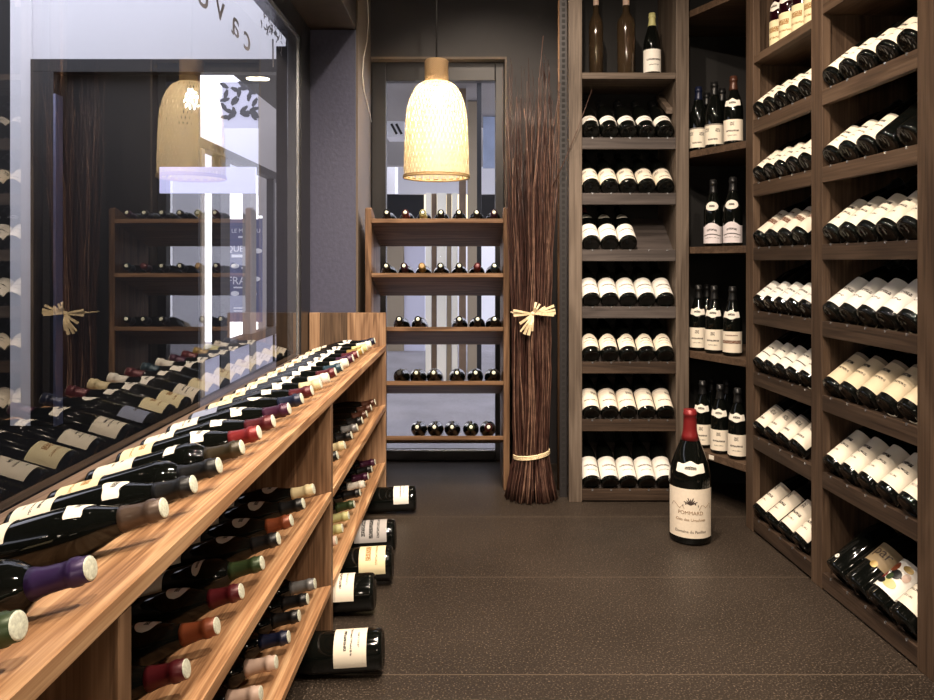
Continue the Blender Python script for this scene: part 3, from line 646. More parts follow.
# the four large ones at the bottom of the near bay
KIND['wide'] = dict(H=.315, r=.0500, rn=.0160, body=[(0, .010), (.032, .004), (.042, 0), (.0485, .004), (.0500, .012), (.0500, .165), (.0485, .182), (.0420, .207), (.0320, .232), (.0230, .254), (.0182, .272)], cap=.225)
deco = [(.635, None, 'without a front label, beside the middle post'), (.742, 'olive', 'with olive tan label lettered par'), (.850, 'white', 'with a colourful picture label of patches'), (.957, 'cream', 'with plain cream label beside the end post')]
for i, (u, lab, desc) in enumerate(deco):
    mw = rack_pose(RM, u + .043, .058, 'wide', 0, (0, .1, 0, -.1)[i])
    b = link('wine_bottle', body_mesh('wide', M['glass'])); b.matrix_world = mw
    tag(b, 'big bottle %s, lowest shelf of long rack' % desc, 'bottle', 'large bottles at the bottom of the long rack')
    link('capsule', capsule_mesh('wide', CAP[('olive', 'black', 'black', 'black')[i]]), None, b)
    link('capsule_top', captop_mesh('wide', CAP['black']), None, b)
    if lab: link('label', patch_mesh('wide', .035 if i > 1 else .085, .150 if i > 1 else .160, 1.2, LAB[lab]), None, b)
    if i == 0:
        link('crest_sticker', patch_mesh('wide', .030, .045, .16, M['shoulder_label'], 'oval'), None, b)
    def wrap(me, z, r=.0512, flip=1):
        for v in me.vertices:
            a = -PI / 2 + v.co.x / r; rr = r + v.co.z; v.co = (rr * math.cos(a), rr * math.sin(a), z + v.co.y)
        return me
    if i == 1:
        me = text_mesh('par', .046, .0003)
        for v in me.vertices: v.co.x += .012
        me = wrap(me, .130); link('lettering', me, M['ink'], b)
        o = link('round_sticker', patch_mesh('wide', .074, .096, .22, CAP['gold'], 'oval', off=.0016), None, b); o.rotation_euler = (0, 0, .35)
    if i == 2:
        rr = random.Random(11)
        for k, (zz, aa, hz, ha, cm) in enumerate(((.075, -.5, .018, .30, 'red'), (.095, .2, .016, .35, 'black'), (.062, .35, .014, .4, 'lime'), (.115, -.25, .018, .30, 'copper'), (.128, .5, .010, .3, 'gold'), (.058, -.2, .010, .3, 'black'), (.105, .75, .014, .2, 'blush'), (.08, .05, .012, .2, 'green'))):
            me = patch_mesh('wide', zz - hz, zz + hz, ha, CAP[cm], 'oval', off=.0012 + .00015 * k, name='picture_patch')
            o = link('picture_patch', me, None, b); o.rotation_euler = (0, 0, aa)
# upright bottles on the far bay's flat shelf
for i, u in enumerate((.118, .208, .298, .388, .474)):
    v = RM @ Vector((u, .085 if i != 1 else .080, 1.9205))
    stand(v.x, v.y, v.z, 'burgundy', 'upright bottle with yellowish label, %s from the corner on the high shelf' % ORD[i + 1], 'upright bottles on the high shelf', 'red' if i == 0 else 'plum', 'yellow', 'tall', 'wavy', rot=THR * .75, glass='glass_red', top='plum')

# ------------------------------------------------------------------ the very large bottle on the floor
BX, BY = px(690, 2.89), 2.89
big = link('imperial_bottle', body_mesh('imperial', M['glass'])); big.location = (BX, BY, .0005); big.rotation_euler = (0, 0, math.atan2(-BX, BY) * .9)
tag(big, 'very large wine bottle with red wax top standing on the floor', 'bottle')
link('wax_capsule', capsule_mesh('imperial', CAP['red']), None, big)
link('capsule_top', captop_mesh('imperial', CAP['red']), None, big)
link('label', patch_mesh('imperial', .030, .218, 1.25, plain('cream_big_label', (.74, .65, .53), .6, noise=.04, nscale=90), 'rect', 6, 30), None, big)
link('vintage_label', patch_mesh('imperial', .268, .322, .78, M['shoulder_label'], 'wavy', 4, 30), None, big)
def wrap_big(me, z, r=.0816):
    for v in me.vertices:
        a = -PI / 2 + v.co.x / r; rr = r + v.co.z; v.co = (rr * math.cos(a), rr * math.sin(a), z + v.co.y)
    return me
for s, size, z, mt in (('POMMARD', .020, .126, 'gold_ink'), ('Clos des Ursulines', .0155, .100, 'gold_ink'), ('Domaine du Pavillon', .0150, .054, 'ink')):
    link('lettering', wrap_big(text_mesh(s, size, .0003), z), M[mt], big)
bm = bmesh.new()   # emblem: a little spreading tree on a mound
for k in range(7):
    a = R(25 + 130 * k / 6); l = .022 if k % 2 else .028
    tube_bm([(0, .158, 0), (l * .5 * math.cos(a), .158 + l * .5 * math.sin(a), 0), (l * math.cos(a), .158 + l * math.sin(a), 0)], [.0022, .0028, .0016], 5, bm)
add_box(bm, (-.030, .150, -.0004), (.030, .158, .0006)); add_box(bm, (-.020, .158, -.0004), (.020, .164, .0006))
me = to_mesh('emblem', bm, M['ink'])
for v in me.vertices: v.co.z = max(-.0004, min(.0006, v.co.z))
link('emblem', wrap_big(me, 0), None, big)
bm = bmesh.new()
for k in (0, 1, 2, 6, 7, 8): # faint hills engraving
    xx = -.080 + .15 * k / 8
    tube_bm([(xx, .118 + .010 * math.sin(k * 1.9), 0), (xx + .010, .124 + .008 * math.cos(k * 2.3), 0), (xx + .019, .118 + .010 * math.sin((k + 1) * 1.9), 0)], .0009, 4, bm)
me = to_mesh('engraving', bm, M['gold_ink'])
for v in me.vertices: v.co.z = max(-.0004, min(.0006, v.co.z))
link('engraving', wrap_big(me, .030), None, big)

# ------------------------------------------------------------------ bundle of twigs
TX, TY = .297, 3.393
tw = thing('twig_bundle', 'tall bundle of dark brown twigs tied with raffia beside the window shelf', 'twig bundle', (TX, TY, 0))
M['twig'] = plain('dark_red_brown_bark', (.042, .016, .012), .42, noise=.5, nscale=30, bump=.3)
M['twig_c'] = plain('pale_twig_bark', (.17, .095, .065), .45, noise=.4, nscale=40)
M['twig_d'] = plain('blackish_bark', (.028, .011, .008), .4, noise=.4, nscale=40)
M['twig_b'] = plain('grey_brown_bark', (.085, .042, .030), .45, noise=.4, nscale=30, bump=.3)
M['raffia'] = plain('straw_raffia', (.72, .58, .36), .65, noise=.2, nscale=120)
rt = random.Random(21)
def rad_at(z):   # bundle radius with height
    pts = [(0, .118), (.10, .098), (.20, .076), (.45, .082), (.86, .088), (1.2, .098), (1.45, .108), (1.75, .112), (2.1, .095)]
    for (z0, r0), (z1, r1) in zip(pts, pts[1:]):
        if z0 <= z <= z1: return r0 + (r1 - r0) * (z - z0) / (z1 - z0)
    return pts[-1][1]
def twig(bm, outer):
    a = rt.uniform(0, 2 * PI); f = math.sqrt(rt.uniform(.62, 1.1)) if outer else math.sqrt(rt.uniform(0, .8))
    if outer: a = rt.uniform(PI * .95, 2 * PI * 1.025)
    h = rt.choice((rt.uniform(1.35, 1.7), rt.uniform(1.55, 1.85), rt.uniform(1.75, 2.05))); pts = []; rad = []
    zs = [.004, .07, .14, .21, .32, .45, .58, .72, .86, 1.0, 1.14, 1.28, 1.42, 1.56, 1.70, 1.84, 1.98, 2.1]; w = rt.uniform(.0022, .0042)
    drift = rt.uniform(-.5, .5); wob = rt.uniform(0, 6); fl = rt.uniform(-.006, .022)
    for z in zs:
        zz = min(z, h); r = rad_at(zz) * f + max(0, zz - 1.1) * fl * 1.6 + .004 * rt.uniform(-1, 1)
        aa = a + drift * (zz - .9) * .8 + .06 * math.sin(zz * 9 + wob)
        pts.append((r * math.cos(aa) + .0035 * rt.uniform(-1, 1), min(r * math.sin(aa) * .9, .085), zz)); rad.append(max(.0008, w * (1 - .68 * zz / h)))
        if zz >= h - .01: break
    if len(pts) > 2 and (Vector(pts[-1]) - Vector(pts[-2])).length < .02: pts.pop(-2); rad.pop(-2)
    return tube_bm(pts, rad, 5, bm)
for i in range(96): obj('twig', twig(None, True), rt.choice((M['twig'], M['twig'], M['twig_d'], M['twig_d'], M['twig_b'], M['twig'], M['twig_d'], M['twig_b'], M['twig_c'])), tw, True)
for pts in ([(.08, -.03, 1.40), (.15, -.065, 1.56), (.19, -.09, 1.66), (.262, -.11, 1.86)], [(-.06, -.02, 1.2), (-.10, -.05, 1.5), (-.115, -.05, 1.78)], [(.05, -.04, 1.5), (.10, -.06, 1.72), (.125, -.07, 1.90)], [(.02, -.05, 1.6), (.03, -.05, 1.9), (.05, -.05, 2.12)]):
    obj('twig', tube_bm(pts, [.0026, .002, .0016, .0009][:len(pts)], 5), M['twig_b'], tw, True)
bm = bmesh.new()
for i in range(190): twig(bm, False)
o = obj('inner_twigs', bm, M['twig_d'], tw, True); o['kind'] = 'stuff'
# raffia band and bow
bm = bmesh.new()
for dz in (-.006, 0, .007): tube_bm([(.083 * math.cos(2 * PI * k / 36), .078 * math.sin(2 * PI * k / 36), .205 + dz + .012 * math.cos(2 * PI * k / 36)) for k in range(37)], .0042, 6, bm)
obj('raffia_band', bm, M['raffia'], tw, True)
bm = bmesh.new(); zc = .858
tube_bm([(.093 * math.cos(2 * PI * k / 36), .088 * math.sin(2 * PI * k / 36), zc) for k in range(37)], .0035, 6, bm)
obj('raffia_tie', bm, M['raffia'], tw, True)
bm = bmesh.new()
def ribbon(bm, p0, p1, w0, w1, th=.0025):
    p0, p1 = Vector(p0), Vector(p1); d = (p1 - p0).normalized(); side = d.cross(Vector((0, 1, 0))).normalized()
    mid = (p0 + p1) / 2 + Vector((0, -.012, 0)); rings = []
    for p, w in ((p0, w0), (mid, (w0 + w1) / 2), (p1, w1)):
        rings.append([bm.verts.new(p + side * w * s + Vector((0, th * t, 0))) for s, t in ((-1, -1), (1, -1), (1, 1), (-1, 1))])
    for a, b in zip(rings, rings[1:]):
        for k in range(4): bm.faces.new((a[k], a[(k + 1) % 4], b[(k + 1) % 4], b[k]))
    bm.faces.new(rings[0][::-1]); bm.faces.new(rings[-1])
kc = (0, -.095, zc)
for ex, ez in ((-.090, .016), (-.092, .004), (-.088, -.008), (-.080, .010), (.094, .036), (.098, .018), (.100, .004), (.092, -.006), (.055, .030), (-.058, -.080), (-.040, -.092), (-.022, -.096), (-.046, -.070), (-.004, -.078), (.012, .052), (.030, .044), (-.06, -.045)):
    ribbon(bm, kc, (ex, -.098 + rt.uniform(-.012, .006), zc + ez), .0032, rt.uniform(.004, .0075))
bmesh.ops.create_icosphere(bm, subdivisions=2, radius=.011, matrix=Matrix.Translation(kc))
obj('raffia_bow', bm, M['raffia'], tw)

# bamboo pole and slotted metal upright between the twigs and the rack
o = obj('pole', tube_bm([(px(558.8, 3.52), 3.52, .0), (px(559, 3.52), 3.52, 1.2), (px(559.5, 3.52), 3.52, 2.74)], .0075, 10), M['chest_z'], None, True)
tag(o, 'thin brown wooden pole standing between twig bundle and narrow rack', 'pole')
bm = bmesh.new()
sx = px(563.2, 3.40)
add_box(bm, (sx - .0165, 3.40, 0), (sx + .0165, 3.404, 2.74)); 
o = obj('slotted_upright', bm, plain('grey_upright_metal', (.026, .023, .024), .5, .3)); tag(o, 'slotted dark metal upright strip against the side of narrow rack', 'upright')
bm = bmesh.new()
z = .05
while z < 2.7:
    add_box(bm, (sx - .006, 3.3985, z), (sx + .008, 3.4002, z + .015)); z += .0262
obj('slot_pattern', bm, M['black'], o)

# ------------------------------------------------------------------ pendant lamp
LX, LY = px(436.5, 3.62), 3.62
lamp = thing('pendant_lamp', 'woven bamboo bell pendant lamp hanging in front of the tall window', 'lamp', (LX, LY, 0))
def weave_mat():
    m = bpy.data.materials.new('bamboo_weave'); m.use_nodes = True; nt = m.node_tree; p = nt.nodes['Principled BSDF']; out = nt.nodes['Material Output']
    p.inputs['Base Color'].default_value = (.80, .71, .53, 1); p.inputs['Roughness'].default_value = .5
    t = nt.nodes.new('ShaderNodeBsdfTranslucent'); t.inputs['Color'].default_value = (.95, .89, .74, 1)
    mx = nt.nodes.new('ShaderNodeMixShader'); mx.inputs[0].default_value = .5
    nt.links.new(p.outputs[0], mx.inputs[1]); nt.links.new(t.outputs[0], mx.inputs[2]); nt.links.new(mx.outputs[0], out.inputs['Surface'])
    return m
M['weave'] = weave_mat()
S_ = 3.62 / F / 4.117   # crop pixels to metres
shp = [(122, 58), (127, 70), (135, 80), (150, 91), (170, 102), (200, 113), (235, 121), (280, 126), (340, 129), (400, 131), (460, 133), (525, 134)]
SH = [(r * S_, pz(50 + y / 4.117, 3.62 - r * S_ * (1 - i / (len(shp) - 1)))) for i, (y, r) in enumerate(shp)]
def shade_r(t):
    x = t * (len(SH) - 1); i = min(int(x), len(SH) - 2); f = x - i
    return SH[i][0] + (SH[i + 1][0] - SH[i][0]) * f, SH[i][1] + (SH[i + 1][1] - SH[i][1]) * f
arc = [0.0]; NS = 60
for i in range(1, NS + 1):
    (r0, z0), (r1, z1) = shade_r((i - 1) / NS), shade_r(i / NS); arc.append(arc[-1] + math.hypot(r1 - r0, z1 - z0))
def at_arc(s):
    s *= arc[-1]
    for i in range(NS):
        if arc[i + 1] >= s: break
    f = (s - arc[i]) / max(1e-9, arc[i + 1] - arc[i]); (r0, z0), (r1, z1) = shade_r(i / NS), shade_r((i + 1) / NS)
    return r0 + (r1 - r0) * f, z0 + (z1 - z0) * f
bm = bmesh.new(); NSTR = 48; STEPS = 44
for fam in (1, -1):
    for k in range(NSTR):
        prev = None
        for i in range(STEPS + 1):
            s = i / STEPS; r, z = at_arc(s); a0 = 2 * PI * k / NSTR + fam * 1.15 * s
            hw = (2 * PI / NSTR) * .29
            wv = .0016 * math.cos(PI * (a0 * NSTR / PI / 1.0 if False else (i * 2 + k))) * fam
            cur = [bm.verts.new(((r + wv) * math.cos(a), (r + wv) * math.sin(a), z)) for a in (a0 - hw, a0 + hw)]
            if prev: bm.faces.new((prev[0], prev[1], cur[1], cur[0]))
            prev = cur
sh_o = obj('lamp_shade', bm, M['weave'], lamp); md = sh_o.modifiers.new('thickness', 'SOLIDIFY'); md.thickness = .0009
rb, zb = SH[-1]
bm = bmesh.new()
for dz, rr in ((0, .0055), (.009, .0035)): tube_bm([((rb + .001) * math.cos(2 * PI * k / 64), (rb + .001) * math.sin(2 * PI * k / 64), zb + dz) for k in range(65)], rr, 8, bm)
obj('rim', bm, plain('bamboo_rim', (.42, .29, .14), .5), lamp, True)
# woven collar
def collar_mat():
    m, nt, p = new_mat('woven_collar'); N, L = nt.nodes.new, nt.links.new
    tc = N('ShaderNodeTexCoord'); sp = N('ShaderNodeSeparateXYZ'); L(tc.outputs['Object'], sp.inputs[0])
    at = N('ShaderNodeMath'); at.operation = 'ARCTAN2'; L(sp.outputs['Y'], at.inputs[0]); L(sp.outputs['X'], at.inputs[1])
    a = N('ShaderNodeMath'); a.operation = 'MULTIPLY'; a.inputs[1].default_value = 44; L(at.outputs[0], a.inputs[0])
    b = N('ShaderNodeMath'); b.operation = 'MULTIPLY'; b.inputs[1].default_value = 620; L(sp.outputs['Z'], b.inputs[0])
    s1 = N('ShaderNodeMath'); s1.operation = 'SINE'; L(a.outputs[0], s1.inputs[0]); s2 = N('ShaderNodeMath'); s2.operation = 'SINE'; L(b.outputs[0], s2.inputs[0])
    q = N('ShaderNodeMath'); q.operation = 'MULTIPLY'; L(s1.outputs[0], q.inputs[0]); L(s2.outputs[0], q.inputs[1])
    cr = N('ShaderNodeValToRGB'); cr.color_ramp.elements[0].color = (.20, .12, .055, 1); cr.color_ramp.elements[1].color = (.46, .31, .16, 1)
    h = N('ShaderNodeMath'); h.operation = 'MULTIPLY_ADD'; h.inputs[1].default_value = .5; h.inputs[2].default_value = .5; L(q.outputs[0], h.inputs[0]); L(h.outputs[0], cr.inputs['Fac'])
    L(cr.outputs['Color'], p.inputs['Base Color']); p.inputs['Roughness'].default_value = .6
    bp = N('ShaderNodeBump'); bp.inputs['Strength'].default_value = .6; bp.inputs['Distance'].default_value = .003; L(q.outputs[0], bp.inputs['Height']); L(bp.outputs['Normal'], p.inputs['Normal'])
    return m
rc = .0585; zc0, zc1 = SH[0][1] - .004, pz(57.2, 3.562)
obj('collar', lathe_bm([(rc - .004, zc0), (rc, zc0 + .003), (rc, zc1 - .004), (rc - .003, zc1), (.012, zc1), (.012, zc1 - .004), (rc - .006, zc1 - .006), (rc - .006, zc0)], 40), collar_mat(), lamp, True)
obj('cord', tube_bm([(0, 0, zc1 - .002), (0, 0, 2.4), (0, 0, 2.735)], .0042, 8), plain('black_cable', (.012, .011, .011), .6), lamp, True)
obj('ceiling_cup', lathe_bm([(0, 2.745), (.05, 2.745), (.05, 2.735), (.04, 2.715), (.006, 2.712), (0, 2.712)], 24), M['metal_dark'], lamp, True)
zbulb = pz(100, 3.62)
obj('socket', lathe_bm([(.004, zc1 - .02), (.020, zc1 - .022), (.021, zbulb + .085), (.016, zbulb + .055), (0, zbulb + .055)], 20), M['metal_dark'], lamp, True)
obj('bulb', lathe_bm([(0, zbulb - .045), (.014, zbulb - .043), (.030, zbulb - .028), (.036, zbulb - .005), (.032, zbulb + .018), (.018, zbulb + .04), (.014, zbulb + .056), (0, zbulb + .057)], 24), emit('bulb_glow', (1.0, .90, .76), 300), lamp, True)

# white cable hanging down the brown return wall
pts = [(-.5165, -.5165 * F / (x - CX), y) for x, y in ((366.5, -30), (367.5, 0), (368.5, 22), (367, 42), (363.5, 58), (362.5, 76), (364, 90), (368, 106), (371.5, 122))]
o = obj('hanging_cable', tube_bm([(X, Y, min(2.745, pz(y, Y))) for X, Y, y in pts], .0026, 6), plain('white_cable', (.75, .70, .64), .5), None, True)
tag(o, 'thin white loose cable hanging down the narrow brown wall', 'cable')

# ------------------------------------------------------------------ outside, beyond the glass
M['out_white'] = plain('outside_white_render', (.82, .82, .86), .8)
M['out_grey'] = plain('outside_grey_panel', (.32, .30, .29), .7)
M['out_lilac'] = plain('outside_pale_lilac', (.62, .62, .74), .7)
M['out_black'] = plain('outside_black_frame', (.010, .010, .012), .45)
M['out_dark'] = plain('outside_dark_panel', (.010, .0085, .0075), .7)
M['out_brown'] = plain('outside_brown_timber', (.20, .135, .09), .6, noise=.2, nscale=9)
M['out_khaki'] = plain('outside_khaki_panel', (.33, .27, .19), .7)
M['paving'] = floor_mat('outside_paving', (.20, .19, .20), (.27, .26, .28), (.42, .41, .43), (.16, .155, .16), 0, .45, .8)
M['paving_dark'] = plain('outside_dark_mat', (.006, .0055, .0055), .95, spec=.05)
struct(box('path_outside', (-.80, 4.20, -.12), (6, 14, -.02), M['paving'], bev=0), 'pale grey paving outside the tall window', 'paving')
struct(box('path_passage', (-14, 5.125, -.12), (-.801, 14, -.02), M['paving'], bev=0), 'pale grey paving of the passage beyond the dark doorway', 'paving')
struct(box('path_doorway', (-6, -4, -.12), (-.81, 5.12, -.02), M['paving_dark'], bev=0), 'dark matting of the covered entrance outside the shop window', 'paving')
# entrance recess at the left: white fascia, black door surround, dark panel
YF = 5.0
struct(box('wall_outside', (px(33, YF), YF, pz(60, YF)), (-1.0, YF + .12, 4.2), M['out_white'], bev=0), 'white fascia above the dark doorway outside', 'wall')
struct(box('wall_pier', (px(12, YF), YF - .02, -.02), (px(33, YF) - .001, YF + .12, 4.2), M['out_white'], bev=0), 'white pier beside the dark doorway outside', 'wall')
struct(box('wall_pier_side', (-4.6, YF, -.02), (px(12, YF) - .001, YF + .12, 4.2), M['out_dark'], bev=0), 'dark wall beyond the white pier', 'wall')
struct(box('wall_entrance', (-4.7, -4, -.02), (-4.6, YF, 2.6), M['out_dark'], bev=0), 'dark far side of the entrance recess', 'wall')
struct(box('wall_street', (-4.7, -4.1, -.02), (-.95, -4.0, 3.4), M['out_dark'], bev=0), 'dark wall closing the entrance recess', 'wall')
dr = thing('door_frame', 'black door surround below the white fascia outside', 'door frame', (0, YF, 0)); dr['kind'] = 'structure'; dr.name = 'door_1'
box('lintel', (px(33, YF), -.03, pz(73, YF)), (px(285, YF), .06, pz(60, YF) - .001), M['out_black'], dr)
box('jamb', (px(33, YF), -.03, -.02), (px(56, YF), .06, pz(73, YF) - .001), M['out_black'], dr)
box('jamb_edge', (px(56.5, YF), -.04, -.02), (px(59, YF), .05, pz(95, YF)), plain('blue_lit_edge', (.20, .22, .34), .3, .7), dr)  # bluish light along the jamb is put into this edge's colour
box('door_panel', (px(50, YF), .061, -.02), (px(195, YF), .10, pz(73, YF) + .02), M['out_dark'], dr, 0)
struct(box('wall_post', (px(276, 3.80), 3.80, -.02), (px(299, 3.80), 3.90, pz(46, 3.80)), M['out_black'], bev=.004), 'black steel post just outside the shop window', 'post')
sb = box('light_band', (px(163, YF), YF - .06, pz(194, YF)), (px(258, YF), YF - .032, pz(168, YF)), emit('backlit_lilac_band', (.62, .62, .92), .72), None, .003); tag(sb, 'long pale lilac backlit panel hung in the dark doorway outside', 'light panel'); sb.name = 'hanging_light_panel'
# glazed shop front further along
sg = thing('glazed_storefront', 'white glazed shop front beyond the dark doorway outside', 'shop front', (0, 0, 0))
def on_plane(x, Xp): return Xp * F / (x - CX)
for x, wd, col in ((198.5, .05, 'out_khaki'), (221, .16, 'out_black'), (249.5, .13, 'out_grey'), (271, .05, 'out_black')):
    Y = on_plane(x, -2.2); box('mullion', (-2.24, Y - wd / 2 * 1.6, -.02), (-2.16, Y + wd / 2 * 1.6, 2.02), M[col], sg, .003)
box('bottom_rail', (-2.25, 5.5, .28), (-2.15, 9.0, .37), M['out_black'], sg, .003)
box('glow_wall', (-4.0, 10.05, .0), (-2.12, 10.10, 2.0), emit('added_white_glow', (1.0, .98, .96), 2.4), sg, 0)  # glow added to whiten the view between the mullions
box('base_panel', (-2.24, 5.5, -.02), (-2.17, 9.0, .279), M['out_lilac'], sg, 0)
box('head_rail', (-2.25, 5.5, 2.02), (-2.15, 9.0, 2.10), M['out_dark'], sg, .003)
struct(box('wall_far', (-4.2, 10.2, -.02), (-1.0, 10.3, 3.4), M['out_white'], bev=0), 'white wall far outside behind the shop front', 'wall')
struct(box('ceiling_passage', (-2.14, 5.15, 2.80), (-.96, 9.6, 2.9), M['out_dark'], bev=0), 'dark ceiling of the passage outside', 'ceiling')
bd = thing('menu_board', 'slate blue menu board with white lettering behind the glazed shop front', 'sign board', (0, 8.0, 0))
box('board', (px(228, 8), 0, pz(322, 8)), (px(262, 8), .02, pz(219, 8)), plain('slate_blue_board', (.17, .18, .29), .6), bd)
wl = plain('white_board_lettering', (.85, .85, .88), .6)
for s, x, y, sz in (('LE MU   OU', 246, 231, .062), ('QUEL', 237, 249, .095), ('FRAI', 238, 281, .12)):
    o = link('lettering', text_mesh(s, sz, .001), wl, bd); o.location = (px(x, 8), -.002, pz(y, 8)); o.rotation_euler = (PI / 2, 0, 0)
for x, y, hw, hh in ((243, 237, .05, .010), (238, 256, .07, .016), (248, 268, .07, .012), (240, 287.5, .07, .008), (252, 294, .05, .014), (250, 300, .06, .012), (243, 308, .10, .005), (243, 311, .10, .005), (249, 318, .03, .008)):   # lines too small to read
    box('white_line', (px(x, 8) - hw, -.003, pz(y, 8) - hh), (px(x, 8) + hw, .0005, pz(y, 8) + hh), wl, bd, 0)
for x, y in ((258, 251), (235, 266), (256, 279), (235, 293.5)):
    bm = bmesh.new(); bmesh.ops.create_icosphere(bm, subdivisions=2, radius=.04, matrix=Matrix.Translation((px(x, 8), -.002, pz(y, 8))) @ Matrix.Diagonal((1.2, .06, .7, 1)))
    obj('white_drawing', bm, wl, bd)
box('strip_light', (px(228, 8), -.02, pz(219, 8) + .01), (px(262, 8), .02, pz(219, 8) + .035), emit('white_strip', (1, 1, 1), 1.5), bd)
# mural of branches and two downlights in the passage
mu = thing('mural_panel', 'grey mural of dark leaves at the end of the outside passage', 'mural', (0, 9.3, 0))
box('panel', (px(222, 9.3), 0, pz(168, 9.3)), (px(258, 9.3), .03, pz(82, 9.3)), M['out_lilac'], mu, 0)
rl = random.Random(5); dk = plain('mural_dark_leaves', (.05, .05, .055), .8)
for k in range(26):
    bm = bmesh.new(); bmesh.ops.create_icosphere(bm, subdivisions=1, radius=.05, matrix=Matrix.Translation((px(rl.uniform(224, 256), 9.3), -.004, pz(rl.uniform(84, 118), 9.3))) @ Matrix.Rotation(rl.uniform(0, PI), 4, 'Y') @ Matrix.Diagonal((1.5, .05, .6, 1)))
    obj('leaf', bm, dk, mu)
box('grey_panel', (px(258, 9.3), 0, -.02), (px(278, 9.3), .03, pz(82, 9.3)), M['out_grey'], mu, 0)
for x in (254, 262):
    Y = (2.80 - CH - .002) * F / (HY - 79); o = obj('downlight', lathe_bm([(0, 2.794), (.05, 2.794), (.065, 2.797), (.07, 2.7995), (0, 2.7996)], 20), emit('downlight_glow_%d' % x, (1, .86, .6), 12)); o.location = (px(x, Y), Y, 0)
    tag(o, 'small round lit downlight in the outside passage ceiling', 'lamp', 'downlights in the outside passage')
# beyond the tall window
struct(box('ceiling_sky_block', (-4.7, -4.0, 3.0), (-.96, 3.0, 3.1), M['out_dark'], bev=0), 'dark unseen canopy added over the entrance recess to block sky', 'ceiling')  # added out of view to keep sky reflections off the display bottles
struct(box('ceiling_outside', (-.94, 6.5, 2.72), (3.0, 8.9, 2.82), M['out_grey'], bev=0), 'grey canopy outside the tall window', 'ceiling')
struct(box('wall_far_end', (-2.2, 11.3, -.02), (3.2, 11.4, 3.2), M['out_white'], bev=0), 'white wall far outside the tall window', 'wall')
def post(x0, x1, Y, z1, mat, label, z0=-.02):
    o = box('screen_post', (px(x0, Y), Y, z0), (px(x1, Y), Y + .10, z1), M[mat], None, .003); tag(o, label, 'post', 'posts of the screen outside'); return o
M['out_cream'] = plain('outside_cream_paint', (.86, .83, .72), .6)
post(425.5, 431, 6.8, pz(193, 6.8), 'out_cream', 'first cream post of the outdoor screen, counted from the column side')
post(431.6, 436.4, 6.85, pz(193, 6.8), 'out_brown', 'first brown post of the outdoor screen, counted from the column side')
post(437, 446, 6.8, pz(193, 6.8), 'out_cream', 'second cream post, the broadest of the outdoor screen')
post(446.6, 451.4, 6.85, pz(193, 6.8), 'out_khaki', 'slim khaki post in the middle of the outdoor screen')
post(452, 457.5, 6.8, pz(193, 6.8), 'out_cream', 'third cream post of the outdoor screen')
post(459, 466, 6.8, 2.70, 'out_brown', 'tall brown post of the outdoor screen reaching the canopy')
post(467.5, 478, 7.4, 2.71, 'out_khaki', 'tall broad khaki post standing behind the brown one')
post(477, 481.5, 6.6, 2.71, 'out_black', 'tall thin black post outside the tall window')
fs = box('sign_panel', (px(398, 9), 9.0, pz(194, 9)), (px(520, 9), 9.1, pz(167, 9)), M['out_white'], None, .003); tag(fs, 'long white blank sign panel across the courtyard', 'sign')
kk = thing('shop_counter', 'dark shop counter front across the courtyard', 'counter', (0, 9.15, 0))
box('dark_front', (px(380, 9.2), 0, pz(232, 9.2)), (px(424, 9.2), .1, pz(194.5, 9.2)), M['out_black'], kk)
box('dark_side', (px(474, 9.2), 0, pz(232, 9.2)), (px(520, 9.2), .1, pz(194.5, 9.2)), M['out_dark'], kk)
box('lit_window', (px(424.5, 9.2), 0, pz(232, 9.2)), (px(473.5, 9.2), .1, pz(194.5, 9.2)), emit('warm_lit_window', (1.0, .84, .55), 1.3), kk)
box('upper_panel', (px(370, 9.2), -.02, pz(166.5, 9.2)), (px(530, 9.2), .1, 2.95), M['out_grey'], kk)
box('brown_base', (px(380, 9.2), .0, -.02), (px(404, 9.2), .1, pz(232.5, 9.2)), M['out_khaki'], kk)
box('lilac_base', (px(404.3, 9.2), .02, -.02), (px(425, 9.2), .1, pz(232.5, 9.2)), M['out_lilac'], kk)
ac = thing('vent_unit', 'white vent unit with two dark slots under the canopy', 'vent', (px(396, 7.5), 7.5, 0))
box('casing', (-.10, 0, pz(137, 7.5)), (.085, .3, pz(121, 7.5)), M['out_white'], ac, .004)
for dx in (-.02, .03):
    o = box('slot', (-.012, -.003, -.06), (.012, .002, .06), M['out_black'], ac, 0); o.location = (dx, 0, pz(129, 7.5)); o.rotation_euler = (0, R(-28), 0)
pl = box('sky_backdrop', (px(483, 8.2), 8.2, pz(168, 8.2)), (px(496, 8.2), 8.23, 2.715), plain('pale_blue_backdrop', (.42, .50, .68), .7, noise=.2, nscale=3), None, .002); tag(pl, 'pale blue sky stand-in banner beside the tall posts outside', 'backdrop')  # panel put in where bluish sky and glass show

